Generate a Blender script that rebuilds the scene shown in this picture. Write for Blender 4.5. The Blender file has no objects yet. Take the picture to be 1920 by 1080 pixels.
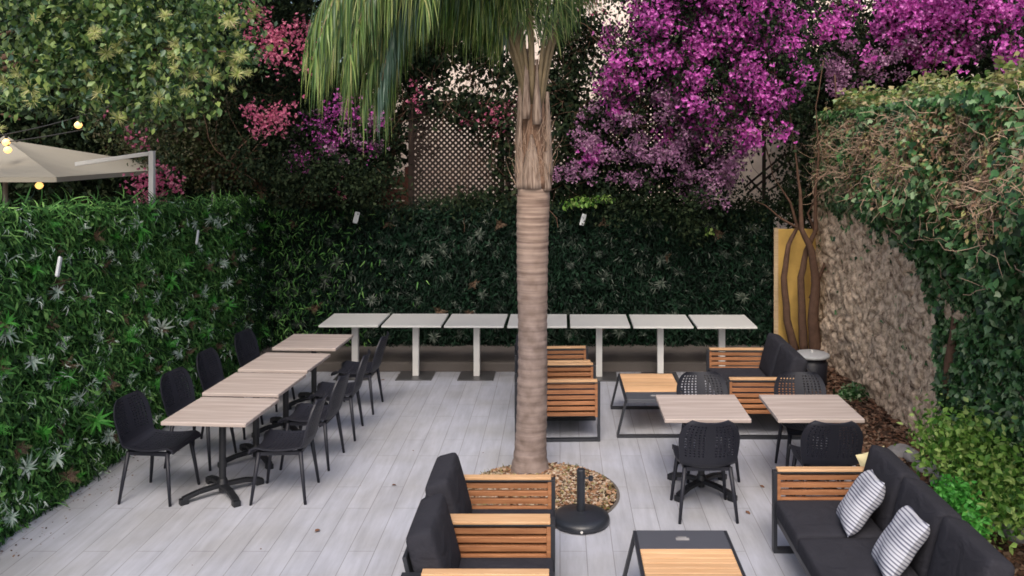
import bpy, math, random
import numpy as np
from mathutils import Vector, Matrix, noise
R = math.radians
PI = math.pi
rng = np.random.default_rng(7)
random.seed(7)
S = bpy.context.scene
COL = S.collection

# ------------------------------------------------------------------ camera
FPX, HX, HY, CH = 1600.0, 1050.0, 264.0, 3.1        # focal length (px of 1920), principal point, eye height
cam_d = bpy.data.cameras.new('camera')
cam = bpy.data.objects.new('camera', cam_d); COL.objects.link(cam)
cam.location = (0, 0, CH); cam.rotation_euler = (R(90), 0, 0)
cam_d.sensor_width = 36; cam_d.lens = FPX / 1920 * 36
cam_d.shift_x = (960 - HX) / 1920; cam_d.shift_y = -(540 - HY) / 1920
cam_d.clip_end = 800
S.camera = cam
# ------------------------------------------------------------------ light
SUN_EL, SUN_AZ = 50, 183          # azimuth: degrees clockwise from +Y (behind and right of the viewer)
w = bpy.data.worlds.new('World'); S.world = w; w.use_nodes = True
nt = w.node_tree
sky = nt.nodes.new('ShaderNodeTexSky'); sky.sky_type = 'NISHITA'; sky.sun_disc = False
sky.sun_elevation = R(SUN_EL); sky.sun_rotation = R(SUN_AZ); sky.air_density = 1.0; sky.dust_density = 5.0
bg = nt.nodes['Background']; bg.inputs['Strength'].default_value = 0.15
nt.links.new(sky.outputs[0], bg.inputs[0])
sd = bpy.data.lights.new('sun', 'SUN'); sd.energy = 0.9; sd.angle = R(25); sd.color = (1, .95, .88)
sun = bpy.data.objects.new('sun', sd); COL.objects.link(sun)
a, e = R(SUN_AZ), R(SUN_EL)
sun.rotation_euler = Vector((math.sin(a)*math.cos(e), math.cos(a)*math.cos(e), math.sin(e))).to_track_quat('Z', 'Y').to_euler()
S.view_settings.view_transform = 'Standard'; S.view_settings.look = 'None'
S.cycles.filter_width = 1.7
S.view_settings.exposure = 0.6; S.view_settings.gamma = 1

# ------------------------------------------------------------------ helpers
def P(px, py, Y):
    return (px - HX) * Y / FPX, Y, CH - (py - HY) * Y / FPX
def srgb(r, g, b):
    f = lambda c: (c/255/12.92) if c <= 10 else ((c/255+.055)/1.055)**2.4
    return (f(r), f(g), f(b), 1)
def tag(o, label=None, cat=None, group=None, kind=None):
    if label: o['label'] = label
    if cat: o['category'] = cat
    if group: o['group'] = group
    if kind: o['kind'] = kind
    return o
def empty(name, loc, rz=0):
    o = bpy.data.objects.new(name, None); COL.objects.link(o)
    o.location = loc; o.rotation_euler = (0, 0, rz); o.empty_display_size = .1
    return o
def copy_tree(o, parent=None):
    c = o.copy(); COL.objects.link(c); c.parent = parent
    for ch in [x for x in bpy.data.objects if x.parent == o]:
        copy_tree(ch, c)
    return c

class MB:
    def __init__(s): s.v = []; s.f = []; s.m = []
    def add(s, vs, fs, m=0):
        b = len(s.v); s.v += [tuple(v) for v in vs]
        for f in fs: s.f.append(tuple(b+i for i in f)); s.m.append(m)
    def box(s, x0, x1, y0, y1, z0, z1, m=0, M=None):
        vs = [Vector((x, y, z)) for z in (z0, z1) for y in (y0, y1) for x in (x0, x1)]
        if M is not None: vs = [M @ v for v in vs]
        s.add(vs, [(0,2,3,1),(4,5,7,6),(0,1,5,4),(2,6,7,3),(0,4,6,2),(1,3,7,5)], m)
    def bar(s, p, q, wd, ht, m=0, up=(0,0,1)):
        p, q = Vector(p), Vector(q); d = (q-p); L = d.length; d.normalize()
        u = Vector(up)
        if abs(u.dot(d)) > .98: u = Vector((1,0,0))
        x = d.cross(u).normalized(); z = x.cross(d)
        vs = []
        for t in (p, q):
            for a_, b_ in ((-1,-1),(1,-1),(1,1),(-1,1)): vs.append(t + x*a_*wd/2 + z*b_*ht/2)
        s.add(vs, [(3,2,1,0),(4,5,6,7),(0,1,5,4),(1,2,6,5),(2,3,7,6),(3,0,4,7)], m)
    def tube(s, pts, rad, n=8, m=0, cap=True):
        pts = [Vector(p) for p in pts]
        if not hasattr(rad, '__len__'): rad = [rad]*len(pts)
        rings = []; u = None
        for i, p in enumerate(pts):
            d = (pts[min(i+1, len(pts)-1)] - pts[max(i-1, 0)]).normalized()
            if u is None:
                u = d.orthogonal().normalized()
            u = (u - d*u.dot(d)).normalized(); w_ = d.cross(u)
            rings.append([p + (u*math.cos(2*PI*k/n) + w_*math.sin(2*PI*k/n))*rad[i] for k in range(n)])
        vs = [v for r_ in rings for v in r_]; fs = []
        for i in range(len(pts)-1):
            for k in range(n):
                fs.append((i*n+k, i*n+(k+1)%n, (i+1)*n+(k+1)%n, (i+1)*n+k))
        if cap:
            fs.append(tuple(range(n))[::-1]); fs.append(tuple((len(pts)-1)*n+k for k in range(n)))
        s.add(vs, fs, m)
    def lathe(s, prof, n=32, c=(0,0), m=0):
        vs = []; fs = []
        for r_, z in prof:
            for k in range(n): vs.append((c[0]+r_*math.cos(2*PI*k/n), c[1]+r_*math.sin(2*PI*k/n), z))
        for i in range(len(prof)-1):
            for k in range(n): fs.append((i*n+k, i*n+(k+1)%n, (i+1)*n+(k+1)%n, (i+1)*n+k))
        fs.append(tuple(range(n))[::-1]); fs.append(tuple((len(prof)-1)*n+k for k in range(n)))
        s.add(vs, fs, m)
    def build(s, name, mats, parent=None, bevel=0, smooth=False, seg=2):
        me = bpy.data.meshes.new(name); me.from_pydata(s.v, [], s.f)
        if not isinstance(mats, (list, tuple)): mats = [mats]
        for m in mats: me.materials.append(m)
        if any(s.m): me.polygons.foreach_set('material_index', s.m)
        if smooth: me.polygons.foreach_set('use_smooth', [True]*len(s.f))
        me.update()
        o = bpy.data.objects.new(name, me); COL.objects.link(o)
        if parent: o.parent = parent
        if bevel:
            b = o.modifiers.new('bevel', 'BEVEL'); b.width = bevel; b.segments = seg; b.limit_method = 'ANGLE'; b.angle_limit = R(40)
        return o

def np_mesh(name, V, F, mat, parent=None, smooth=False):
    me = bpy.data.meshes.new(name)
    k = F.shape[1]
    me.vertices.add(len(V)); me.vertices.foreach_set('co', V.astype(np.float32).ravel())
    me.loops.add(F.size); me.loops.foreach_set('vertex_index', F.astype(np.int32).ravel())
    me.polygons.add(len(F)); me.polygons.foreach_set('loop_start', np.arange(0, F.size, k, dtype=np.int32))
    me.polygons.foreach_set('loop_total', np.full(len(F), k, dtype=np.int32))
    if smooth: me.polygons.foreach_set('use_smooth', np.ones(len(F), bool))
    me.materials.append(mat); me.update(calc_edges=True)
    o = bpy.data.objects.new(name, me); COL.objects.link(o)
    if parent: o.parent = parent
    return o
def nz(v): return v / np.maximum(np.linalg.norm(v, axis=-1, keepdims=True), 1e-9)
def leaf_R(n, droop=.8, jit=.6, out=0.0):
    N = len(n)
    z = nz(n + jit*rng.normal(size=(N,3)))
    d = rng.normal(size=(N,3)) + np.array([0,0,-droop*1.6]) + out*n
    d = nz(d - (d*z).sum(1, keepdims=True)*z)
    x = np.cross(d, z)
    return np.stack([x, d, z], axis=2)
def place(proto, pos, Rm, s):
    V, F = proto
    s = np.asarray(s, float)
    if s.ndim == 1: s = s[:, None]
    W = np.einsum('nij,nkj->nki', Rm, V[None]*s[:, None, :]) + pos[:, None, :]
    FF = F[None] + (np.arange(len(pos))*len(V))[:, None, None]
    return W.reshape(-1, 3), FF.reshape(-1, F.shape[1])
def join(parts):
    Vs, Fs, b = [], [], 0
    for V, F in parts:
        Vs.append(V); Fs.append(F+b); b += len(V)
    return np.concatenate(Vs), np.concatenate(Fs)
T = lambda l: np.array(l, int)
LEAF = (np.array([[0,0,0],[-.3,.38,.09],[0,.42,0],[.3,.38,.09],[-.17,.75,.02],[.17,.75,.02],[0,1,-.12]]),
        T([[0,2,1],[0,3,2],[1,2,4],[2,3,5],[2,6,4],[2,5,6]]))
IVY = (np.array([[0,0,0],[-.42,.1,.05],[-.5,.45,.0],[-.2,.62,.05],[0,1,-.1],[.2,.62,.05],[.5,.45,.0],[.42,.1,.05],[0,.4,-.05]]),
       T([[8,0,1],[8,1,2],[8,2,3],[8,3,4],[8,4,5],[8,5,6],[8,6,7],[8,7,0]]))
DIA = (np.array([[0,0,0],[-.28,.5,.08],[0,1,-.05],[.28,.5,.08]]), T([[0,2,1],[0,3,2]]))
FLAKE = (np.array([[-.5,-.3,0],[.45,-.35,.06],[.5,.28,0],[-.4,.35,.08],[0,0,.16]]), T([[0,1,4],[1,2,4],[2,3,4],[3,0,4]]))
def blade_proto(wd=.05, arch=.35, seg=4):
    V = []; F = []
    for i in range(seg+1):
        t = i/seg; w_ = wd*(1-t)**.7*(0.5+min(1, 3*t)*.5)
        z = arch*t - arch*1.6*t*t
        V += [[-w_, t, z+.3*w_], [w_, t, z+.3*w_]]
        if i < seg:
            b = 2*i; F += [[b, b+1, b+3], [b, b+3, b+2]]
    return np.array(V), T(F)
BLADE = blade_proto()
WBLADE = blade_proto(.11, .4, 3)
def tuft_proto(n=14, open_=1.0, wd=.05, seed=1, arch=.5):
    r = np.random.default_rng(seed); parts = []
    bl = blade_proto(wd, arch)
    for i in range(n):
        th = 2*PI*i/n + r.normal()*.25; el = R(r.uniform(5, 65))
        d = np.array([math.cos(th)*math.cos(el)*open_, math.sin(th)*math.cos(el)*open_, math.sin(el)]); d /= np.linalg.norm(d)
        x = np.cross(d, [0,0,1]); x /= np.linalg.norm(x); z = np.cross(x, d)
        Rm = np.stack([x, d, z], 1)[None]
        parts.append(place(bl, np.zeros((1,3)), Rm, [r.uniform(.7, 1.1)]))
    return join(parts)
def fern_proto(n=9, seed=2):           # a frond with side leaflets, several in a fan
    r = np.random.default_rng(seed); parts = []
    bl = blade_proto(.2, .2, 2)
    for i in range(n):
        for k in range(1, 9):
            t = k/9
            for sgn in (-1, 1):
                a_ = sgn*R(60-20*t); L = .33*(1-t)+.08
                d = np.array([math.sin(a_), math.cos(a_), -.2]); d /= np.linalg.norm(d)
                x = np.cross(d, [0,0,1]); x /= np.linalg.norm(x); z = np.cross(x, d)
                parts.append(place(bl, np.array([[0, t, .3*t-.5*t*t]]), np.stack([x,d,z],1)[None], [L]))
        break
    V, F = join(parts)
    out = []
    for i in range(n):
        th = 2*PI*i/n + r.normal()*.3; el = R(r.uniform(10, 60))
        d = np.array([math.cos(th)*math.cos(el), math.sin(th)*math.cos(el), math.sin(el)])
        x = np.cross(d, [0,0,1]); x /= np.linalg.norm(x); z = np.cross(x, d)
        out.append(place((V, F), np.zeros((1,3)), np.stack([x,d,z],1)[None], [r.uniform(.7,1.1)]))
    return join(out)
def bract_proto():
    parts = []
    for k in range(3):
        th = 2*PI*k/3; d = np.array([math.cos(th)*.8, math.sin(th)*.8, .6]); d /= np.linalg.norm(d)
        x = np.cross(d, [0,0,1]); x /= np.linalg.norm(x); z = np.cross(x, d)
        pet = (np.array([[0,0,0],[-.42,.5,.1],[0,1.,-.1],[.42,.5,.1]]), T([[0,2,1],[0,3,2]]))
        parts.append(place(pet, np.zeros((1,3)), np.stack([x,d,z],1)[None], [1]))
    return join(parts)
BRACT = bract_proto()

def sample_blobs(blobs, n, shell=.5):
    """points and outward normals inside a list of (centre, radius[, squash]) balls, weighted by volume"""
    vol = np.array([b[1]**2.3 * (b[3] if len(b) > 3 else 1) for b in blobs]); idx = rng.choice(len(blobs), n, p=vol/vol.sum())
    c = np.array([b[0] for b in blobs])[idx]; r_ = np.array([b[1] for b in blobs])[idx]
    sq = np.array([(b[2] if len(b) > 2 else (1,1,1)) for b in blobs])[idx]
    d = nz(rng.normal(size=(n,3)))
    rr = (rng.random(n)**(1/3))*(1-shell) + shell*(.75+.35*rng.random(n))
    # uneven outline: sub clumps
    lump = np.sin(d[:,0]*5+idx)*np.cos(d[:,2]*6+idx*2.1)*.16
    pos = c + d*sq*(rr*(1+lump)*r_)[:, None]
    return pos, d
def clumpify(pos, n_cl, spread):
    """pull points toward random sub-clump centres so that light and dark clumps and gaps appear"""
    cc = pos[rng.choice(len(pos), n_cl)]
    k = rng.integers(0, n_cl, len(pos))
    return cc[k] + rng.normal(size=pos.shape)*spread, cc[k]

# ------------------------------------------------------------------ materials
def nodes(name):
    m = bpy.data.materials.new(name); m.use_nodes = True; n = m.node_tree
    return m, n, n.nodes['Principled BSDF']
def spec(b, v): b.inputs['Specular IOR Level'].default_value = v
def plain(name, col, rough=.5, metal=0, sp=.5, vary=.12, scale=6, bump=0, bscale=80):
    m, n, b = nodes(name)
    b.inputs['Roughness'].default_value = rough; b.inputs['Metallic'].default_value = metal; spec(b, sp)
    tc = n.nodes.new('ShaderNodeTexCoord'); nz_ = n.nodes.new('ShaderNodeTexNoise'); nz_.inputs['Scale'].default_value = scale; nz_.inputs['Detail'].default_value = 6
    mix = n.nodes.new('ShaderNodeMix'); mix.data_type = 'RGBA'
    mix.inputs[6].default_value = tuple(c*(1-vary) for c in col[:3])+(1,); mix.inputs[7].default_value = tuple(min(1, c*(1+vary)) for c in col[:3])+(1,)
    n.links.new(tc.outputs['Object'], nz_.inputs['Vector']); n.links.new(nz_.outputs['Fac'], mix.inputs[0]); n.links.new(mix.outputs[2], b.inputs['Base Color'])
    if bump:
        n2 = n.nodes.new('ShaderNodeTexNoise'); n2.inputs['Scale'].default_value = bscale; n2.inputs['Detail'].default_value = 4
        bp = n.nodes.new('ShaderNodeBump'); bp.inputs['Strength'].default_value = bump; bp.inputs['Distance'].default_value = .01
        n.links.new(tc.outputs['Object'], n2.inputs['Vector']); n.links.new(n2.outputs['Fac'], bp.inputs['Height']); n.links.new(bp.outputs[0], b.inputs['Normal'])
    return m
def leafmat(name, cols, rough=.5, transl=.25, sp=.35):
    m, n, b = nodes(name)
    g = n.nodes.new('ShaderNodeNewGeometry'); cr = n.nodes.new('ShaderNodeValToRGB'); el = cr.color_ramp.elements
    el[0].position = 0; el[0].color = cols[0]; el[1].position = 1; el[1].color = cols[-1]
    for i, c in enumerate(cols[1:-1]):
        x = el.new((i+1)/(len(cols)-1)); x.color = c
    n.links.new(g.outputs['Random Per Island'], cr.inputs[0]); n.links.new(cr.outputs[0], b.inputs['Base Color'])
    b.inputs['Roughness'].default_value = rough; spec(b, sp)
    if transl:
        tr = n.nodes.new('ShaderNodeBsdfTranslucent'); mx = n.nodes.new('ShaderNodeMixShader'); mx.inputs[0].default_value = transl
        n.links.new(cr.outputs[0], tr.inputs[0]); n.links.new(b.outputs[0], mx.inputs[1]); n.links.new(tr.outputs[0], mx.inputs[2])
        n.links.new(mx.outputs[0], n.nodes['Material Output'].inputs[0])
    return m
def lin(r, g, b): return (r, g, b, 1)
def wood(name, c0, c1, axis='Y', rough=.45, scale=1.0, fine=60):
    m, n, b = nodes(name); tc = n.nodes.new('ShaderNodeTexCoord'); mp = n.nodes.new('ShaderNodeMapping')
    s = {'X': (.06, 1, 1), 'Y': (1, .06, 1), 'Z': (1, 1, .05)}[axis]; mp.inputs['Scale'].default_value = tuple(v*scale for v in s)
    nz_ = n.nodes.new('ShaderNodeTexNoise'); nz_.inputs['Scale'].default_value = fine; nz_.inputs['Detail'].default_value = 5
    cr = n.nodes.new('ShaderNodeValToRGB'); cr.color_ramp.elements[0].position = .3; cr.color_ramp.elements[1].position = .72
    cr.color_ramp.elements[0].color = c0; cr.color_ramp.elements[1].color = c1
    g = n.nodes.new('ShaderNodeNewGeometry'); hs = n.nodes.new('ShaderNodeHueSaturation')
    mr = n.nodes.new('ShaderNodeMapRange'); mr.inputs[3].default_value = .8; mr.inputs[4].default_value = 1.15
    n.links.new(g.outputs['Random Per Island'], mr.inputs[0]); n.links.new(mr.outputs[0], hs.inputs['Value'])
    n.links.new(tc.outputs['Object'], mp.inputs[0]); n.links.new(mp.outputs[0], nz_.inputs['Vector']); n.links.new(nz_.outputs['Fac'], cr.inputs[0])
    n.links.new(cr.outputs[0], hs.inputs['Color']); n.links.new(hs.outputs[0], b.inputs['Base Color']); b.inputs['Roughness'].default_value = rough
    bp = n.nodes.new('ShaderNodeBump'); bp.inputs['Strength'].default_value = .15; bp.inputs['Distance'].default_value = .004
    n.links.new(nz_.outputs['Fac'], bp.inputs['Height']); n.links.new(bp.outputs[0], b.inputs['Normal'])
    return m

M = {}
M['dark_metal'] = plain('anthracite_metal', lin(.022,.024,.03), .45, 0, .5)
M['black_resin'] = plain('black_resin', lin(.015,.016,.024), .5, 0, .4)
M['black_metal'] = plain('black_metal', lin(.010,.011,.014), .45, 0, .5)
M['cushion'] = plain('charcoal_cushion', lin(.032,.032,.040), .95, 0, .15, .2, 9, .5, 350)
_n = M['cushion'].node_tree; _b = [x for x in _n.nodes if x.type == 'BUMP'][0]
_w = _n.nodes.new('ShaderNodeTexNoise'); _w.inputs['Scale'].default_value = 5; _w.inputs['Detail'].default_value = 3; _w.inputs['Distortion'].default_value = 1.2
_b2 = _n.nodes.new('ShaderNodeBump'); _b2.inputs['Strength'].default_value = .8; _b2.inputs['Distance'].default_value = .03
_n.links.new([x for x in _n.nodes if x.type == 'TEX_COORD'][0].outputs['Object'], _w.inputs['Vector']); _n.links.new(_w.outputs['Fac'], _b2.inputs['Height']); _n.links.new(_b.outputs[0], _b2.inputs['Normal']); _n.links.new(_b2.outputs[0], _n.nodes['Principled BSDF'].inputs['Normal'])
M['teak'] = wood('teak', lin(.26,.105,.045), lin(.44,.20,.09), 'X', .5)
M['teak_light'] = wood('teak_top', lin(.58,.33,.16), lin(.72,.46,.26), 'X', .5)
M['table_top'] = wood('pale_table_top', lin(.42,.34,.30), lin(.60,.52,.48), 'X', .5, 1, 26)
M['white_top'] = plain('white_table', lin(.62,.62,.60), .35, 0, .5, .05)
M['white_metal'] = plain('white_metal', lin(.68,.67,.64), .45, 0, .5, .06)
M['plate'] = plain('dark_plate', lin(.09,.09,.095), .35, .3, .5, .2)
M['umb_base'] = plain('umbrella_base', lin(.02,.023,.03), .35, 0, .5, .2, 12, .2, 120)
M['grey_strip'] = plain('grey_tray', lin(.075,.08,.095), .4, 0, .5, .1)
M['cream_canvas'] = plain('cream_canvas', lin(.32,.295,.24), .9, 0, .2, .06, 3)
M['tan_canvas'] = plain('tan_canvas', lin(.42,.28,.16), .9, 0, .2, .15, 3)
M['soil'] = plain('soil', lin(.06,.04,.028), .95, 0, .2, .5, 8, 1, 40)
M['stone_grey'] = plain('grey_stone', lin(.28,.27,.27), .85, 0, .3, .35, 9, .8, 30)
M['concrete'] = plain('concrete', lin(.12,.105,.095), .85, 0, .3, .3, 2.5, .5, 60)
M['cream_wall'] = plain('cream_render', lin(.90,.77,.68), .9, 0, .2, .06, 2, .3, 60)
M['white_plastic'] = plain('white_plastic', lin(.75,.77,.78), .4)
M['brown_wood'] = plain('brown_bark', lin(.12,.07,.048), .9, 0, .2, .45, 14, .8, 50)
M['pale_twig'] = plain('pale_twig', lin(.40,.28,.20), .9, 0, .2, .4, 9)
M['red_wood'] = plain('red_brown_wood', lin(.07,.022,.014), .7, 0, .3, .3, 5)
M['backing'] = plain('hedge_backing', lin(.006,.010,.006), .95, 0, .1, .3, 8)
M['cream_pillow'] = plain('cream_pillow', lin(.62,.55,.33), .9, 0, .1, .1)
M['lattice'] = plain('lattice_wood', lin(.035,.024,.02), .8, 0, .2, .3)
M['cable'] = plain('cable', lin(.02,.02,.02), .6)
m, n, b = nodes('bulb'); b.inputs['Emission Color'].default_value = (1, .55, .16, 1); b.inputs['Emission Strength'].default_value = 1.1; b.inputs['Base Color'].default_value = (1,.8,.5,1); M['bulb'] = m

# leaves
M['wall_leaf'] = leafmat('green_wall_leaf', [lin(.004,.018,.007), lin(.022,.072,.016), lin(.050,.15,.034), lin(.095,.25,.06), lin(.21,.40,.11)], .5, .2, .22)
M['wall_leaf_shade'] = leafmat('shaded_wall_leaf', [lin(.003,.007,.005), lin(.004,.014,.008), lin(.007,.024,.012), lin(.012,.042,.02)], .6, .1, .15)  # shade over the back wall and corner is put into this leaf colour
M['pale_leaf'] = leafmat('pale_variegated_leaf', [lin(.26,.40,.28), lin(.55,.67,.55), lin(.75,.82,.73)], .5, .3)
M['pale_leaf_shade'] = leafmat('shaded_variegated_leaf', [lin(.015,.028,.02), lin(.04,.06,.042), lin(.14,.165,.13)], .5, .2)  # variegated leaf of the back wall, darkened to stand for its shade
M['brown_leaf'] = leafmat('brown_fern_leaf', [lin(.09,.055,.035), lin(.15,.095,.06), lin(.22,.15,.09)], .6, .2)
M['bright_leaf'] = leafmat('bright_green_leaf', [lin(.04,.22,.03), lin(.08,.34,.05), lin(.13,.42,.08)], .45, .3)
M['ivy_leaf'] = leafmat('ivy_leaf', [lin(.008,.025,.008), lin(.022,.07,.02), lin(.05,.15,.04), lin(.12,.26,.09), lin(.34,.44,.25)], .4, .2, .5)
M['ivy_top'] = leafmat('crest_ivy_leaf', [lin(.05,.12,.035), lin(.15,.24,.06), lin(.36,.38,.13), lin(.42,.32,.17), lin(.30,.42,.22)], .45, .3)
M['dark_leaf'] = leafmat('dark_tree_leaf', [lin(.004,.009,.005), lin(.010,.021,.010), lin(.022,.038,.016), lin(.04,.055,.025)], .7, .1, .12)
M['olive_leaf'] = leafmat('olive_tree_leaf', [lin(.02,.035,.012), lin(.045,.065,.02), lin(.08,.09,.035), lin(.10,.08,.05)], .55, .2)
M['tree_leaf'] = leafmat('overhanging_tree_leaf', [lin(.012,.035,.014), lin(.04,.10,.03), lin(.10,.20,.055), lin(.30,.40,.11), lin(.13,.23,.17)], .4, .3, .5)
M['yellow_blossom'] = leafmat('yellow_green_blossom', [lin(.28,.38,.09), lin(.46,.50,.18), lin(.62,.56,.32)], .6, .3)
M['pink'] = leafmat('pink_bract', [lin(.42,.07,.16), lin(.62,.15,.28), lin(.78,.32,.40)], .6, .35, .2)
M['purple'] = leafmat('purple_bract', [lin(.34,.045,.27), lin(.60,.10,.48), lin(.76,.17,.62), lin(.84,.32,.74)], .6, .35, .2)
M['mauve'] = leafmat('faded_mauve_bract', [lin(.20,.09,.17), lin(.40,.18,.35), lin(.55,.36,.48)], .6, .3, .2)
M['palm_leaf'] = leafmat('palm_leaflet', [lin(.015,.04,.012), lin(.045,.11,.025), lin(.11,.20,.04), lin(.24,.33,.08), lin(.40,.40,.16)], .4, .25, .5)
M['palm_leaf_blue'] = leafmat('blue_grey_palm_leaflet', [lin(.04,.09,.05), lin(.08,.15,.10), lin(.17,.25,.20)], .4, .25, .5)
M['shrub_leaf'] = leafmat('shrub_leaf', [lin(.04,.12,.02), lin(.12,.28,.045), lin(.26,.44,.09), lin(.46,.58,.20)], .45, .35)
M['chips'] = leafmat('bark_chip', [lin(.10,.05,.03), lin(.24,.12,.06), lin(.38,.24,.15), lin(.46,.38,.30), lin(.20,.17,.05)], .9, 0, .2)
M['litter'] = leafmat('dry_leaf_litter', [lin(.045,.03,.022), lin(.11,.06,.038), lin(.19,.095,.058), lin(.28,.20,.14)], .9, 0, .2)

# patio: pale plank-look porcelain tiles, boards running away from the viewer
m, n, b = nodes('patio_planks'); tc = n.nodes.new('ShaderNodeTexCoord')
mp = n.nodes.new('ShaderNodeMapping'); mp.inputs['Rotation'].default_value = (0, 0, R(90))
bk = n.nodes.new('ShaderNodeTexBrick'); bk.offset = .37; bk.offset_frequency = 2
bk.inputs['Color1'].default_value = lin(.44,.455,.515); bk.inputs['Color2'].default_value = lin(.475,.49,.552); bk.inputs['Mortar'].default_value = lin(.25,.25,.27)
for k_, v_ in (('Scale', 1), ('Mortar Size', .003), ('Mortar Smooth', .2), ('Bias', 0), ('Brick Width', 1.2), ('Row Height', .2)): bk.inputs[k_].default_value = v_
gr = n.nodes.new('ShaderNodeTexNoise'); gr.inputs['Scale'].default_value = 14; gr.inputs['Detail'].default_value = 8; gr.inputs['Roughness'].default_value = .65
mg = n.nodes.new('ShaderNodeMapping'); mg.inputs['Scale'].default_value = (1, .12, 1)
st = n.nodes.new('ShaderNodeTexNoise'); st.inputs['Scale'].default_value = 1.4; st.inputs['Detail'].default_value = 5
r1 = n.nodes.new('ShaderNodeValToRGB'); r1.color_ramp.elements[0].position = .3; r1.color_ramp.elements[0].color = lin(.80,.80,.80); r1.color_ramp.elements[1].position = .7; r1.color_ramp.elements[1].color = lin(1.06,1.06,1.06)
r2 = n.nodes.new('ShaderNodeValToRGB'); r2.color_ramp.elements[0].position = .35; r2.color_ramp.elements[0].color = lin(.86,.84,.79); r2.color_ramp.elements[1].position = .6; r2.color_ramp.elements[1].color = lin(1,1,1)
m1 = n.nodes.new('ShaderNodeMix'); m1.data_type = 'RGBA'; m1.blend_type = 'MULTIPLY'; m1.inputs[0].default_value = 1
m2 = n.nodes.new('ShaderNodeMix'); m2.data_type = 'RGBA'; m2.blend_type = 'MULTIPLY'; m2.inputs[0].default_value = 1
L = n.links.new
L(tc.outputs['Object'], mp.inputs[0]); L(mp.outputs[0], bk.inputs['Vector']); L(tc.outputs['Object'], mg.inputs[0]); L(mg.outputs[0], gr.inputs['Vector']); L(tc.outputs['Object'], st.inputs['Vector'])
L(gr.outputs['Fac'], r1.inputs[0]); L(st.outputs['Fac'], r2.inputs[0]); L(bk.outputs['Color'], m1.inputs[6]); L(r1.outputs[0], m1.inputs[7]); L(m1.outputs[2], m2.inputs[6]); L(r2.outputs[0], m2.inputs[7]); L(m2.outputs[2], b.inputs['Base Color'])
bp = n.nodes.new('ShaderNodeBump'); bp.inputs['Strength'].default_value = .3; bp.inputs['Distance'].default_value = .003
L(bk.outputs['Fac'], bp.inputs['Height']); bp.invert = True; L(bp.outputs[0], b.inputs['Normal']); b.inputs['Roughness'].default_value = .5; spec(b, .35)
M['patio'] = m

# palm bark: pale brown-grey with ring scars
m, n, b = nodes('palm_bark'); tc = n.nodes.new('ShaderNodeTexCoord')
mp = n.nodes.new('ShaderNodeMapping'); mp.inputs['Scale'].default_value = (.5, .5, 12)
nn = n.nodes.new('ShaderNodeTexNoise'); nn.inputs['Scale'].default_value = 2.6; nn.inputs['Detail'].default_value = 10; nn.inputs['Roughness'].default_value = .6
cr = n.nodes.new('ShaderNodeValToRGB'); cr.color_ramp.elements[0].position = .32; cr.color_ramp.elements[0].color = lin(.12,.065,.045); cr.color_ramp.elements[1].position = .60; cr.color_ramp.elements[1].color = lin(.40,.29,.22)
n3 = n.nodes.new('ShaderNodeTexNoise'); n3.inputs['Scale'].default_value = 9; n3.inputs['Detail'].default_value = 10
mm = n.nodes.new('ShaderNodeMix'); mm.data_type = 'RGBA'; mm.inputs[0].default_value = .5
c3 = n.nodes.new('ShaderNodeValToRGB'); c3.color_ramp.elements[0].position = .35; c3.color_ramp.elements[0].color = lin(.13,.10,.09); c3.color_ramp.elements[1].position = .7; c3.color_ramp.elements[1].color = lin(.28,.225,.21)
L = n.links.new
L(tc.outputs['Object'], mp.inputs[0]); L(mp.outputs[0], nn.inputs['Vector']); L(nn.outputs['Fac'], cr.inputs[0]); L(tc.outputs['Object'], n3.inputs['Vector']); L(n3.outputs['Fac'], c3.inputs[0])
sx_ = n.nodes.new('ShaderNodeSeparateXYZ'); mr_ = n.nodes.new('ShaderNodeMapRange'); mr_.inputs[1].default_value = 1.3; mr_.inputs[2].default_value = 2.7; mr_.inputs[3].default_value = .80; mr_.inputs[4].default_value = .05
L(tc.outputs['Object'], sx_.inputs[0]); L(sx_.outputs['Z'], mr_.inputs[0]); L(mr_.outputs[0], mm.inputs[0])
L(cr.outputs[0], mm.inputs[6]); L(c3.outputs[0], mm.inputs[7]); L(mm.outputs[2], b.inputs['Base Color']); b.inputs['Roughness'].default_value = .85
bp = n.nodes.new('ShaderNodeBump'); bp.inputs['Strength'].default_value = .6; bp.inputs['Distance'].default_value = .01; L(nn.outputs['Fac'], bp.inputs['Height']); L(bp.outputs[0], b.inputs['Normal'])
M['palm_bark'] = m
M['palm_boot'] = wood('palm_boot', lin(.10,.06,.04), lin(.42,.32,.25), 'Z', .85, 1, 70)
M['palm_petiole'] = plain('palm_petiole', lin(.23,.175,.10), .6, 0, .3, .35, 8)
M['palm_fibre'] = plain('palm_fibre', lin(.20,.12,.08), .9, 0, .2, .5, 20, 1, 60)

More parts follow.
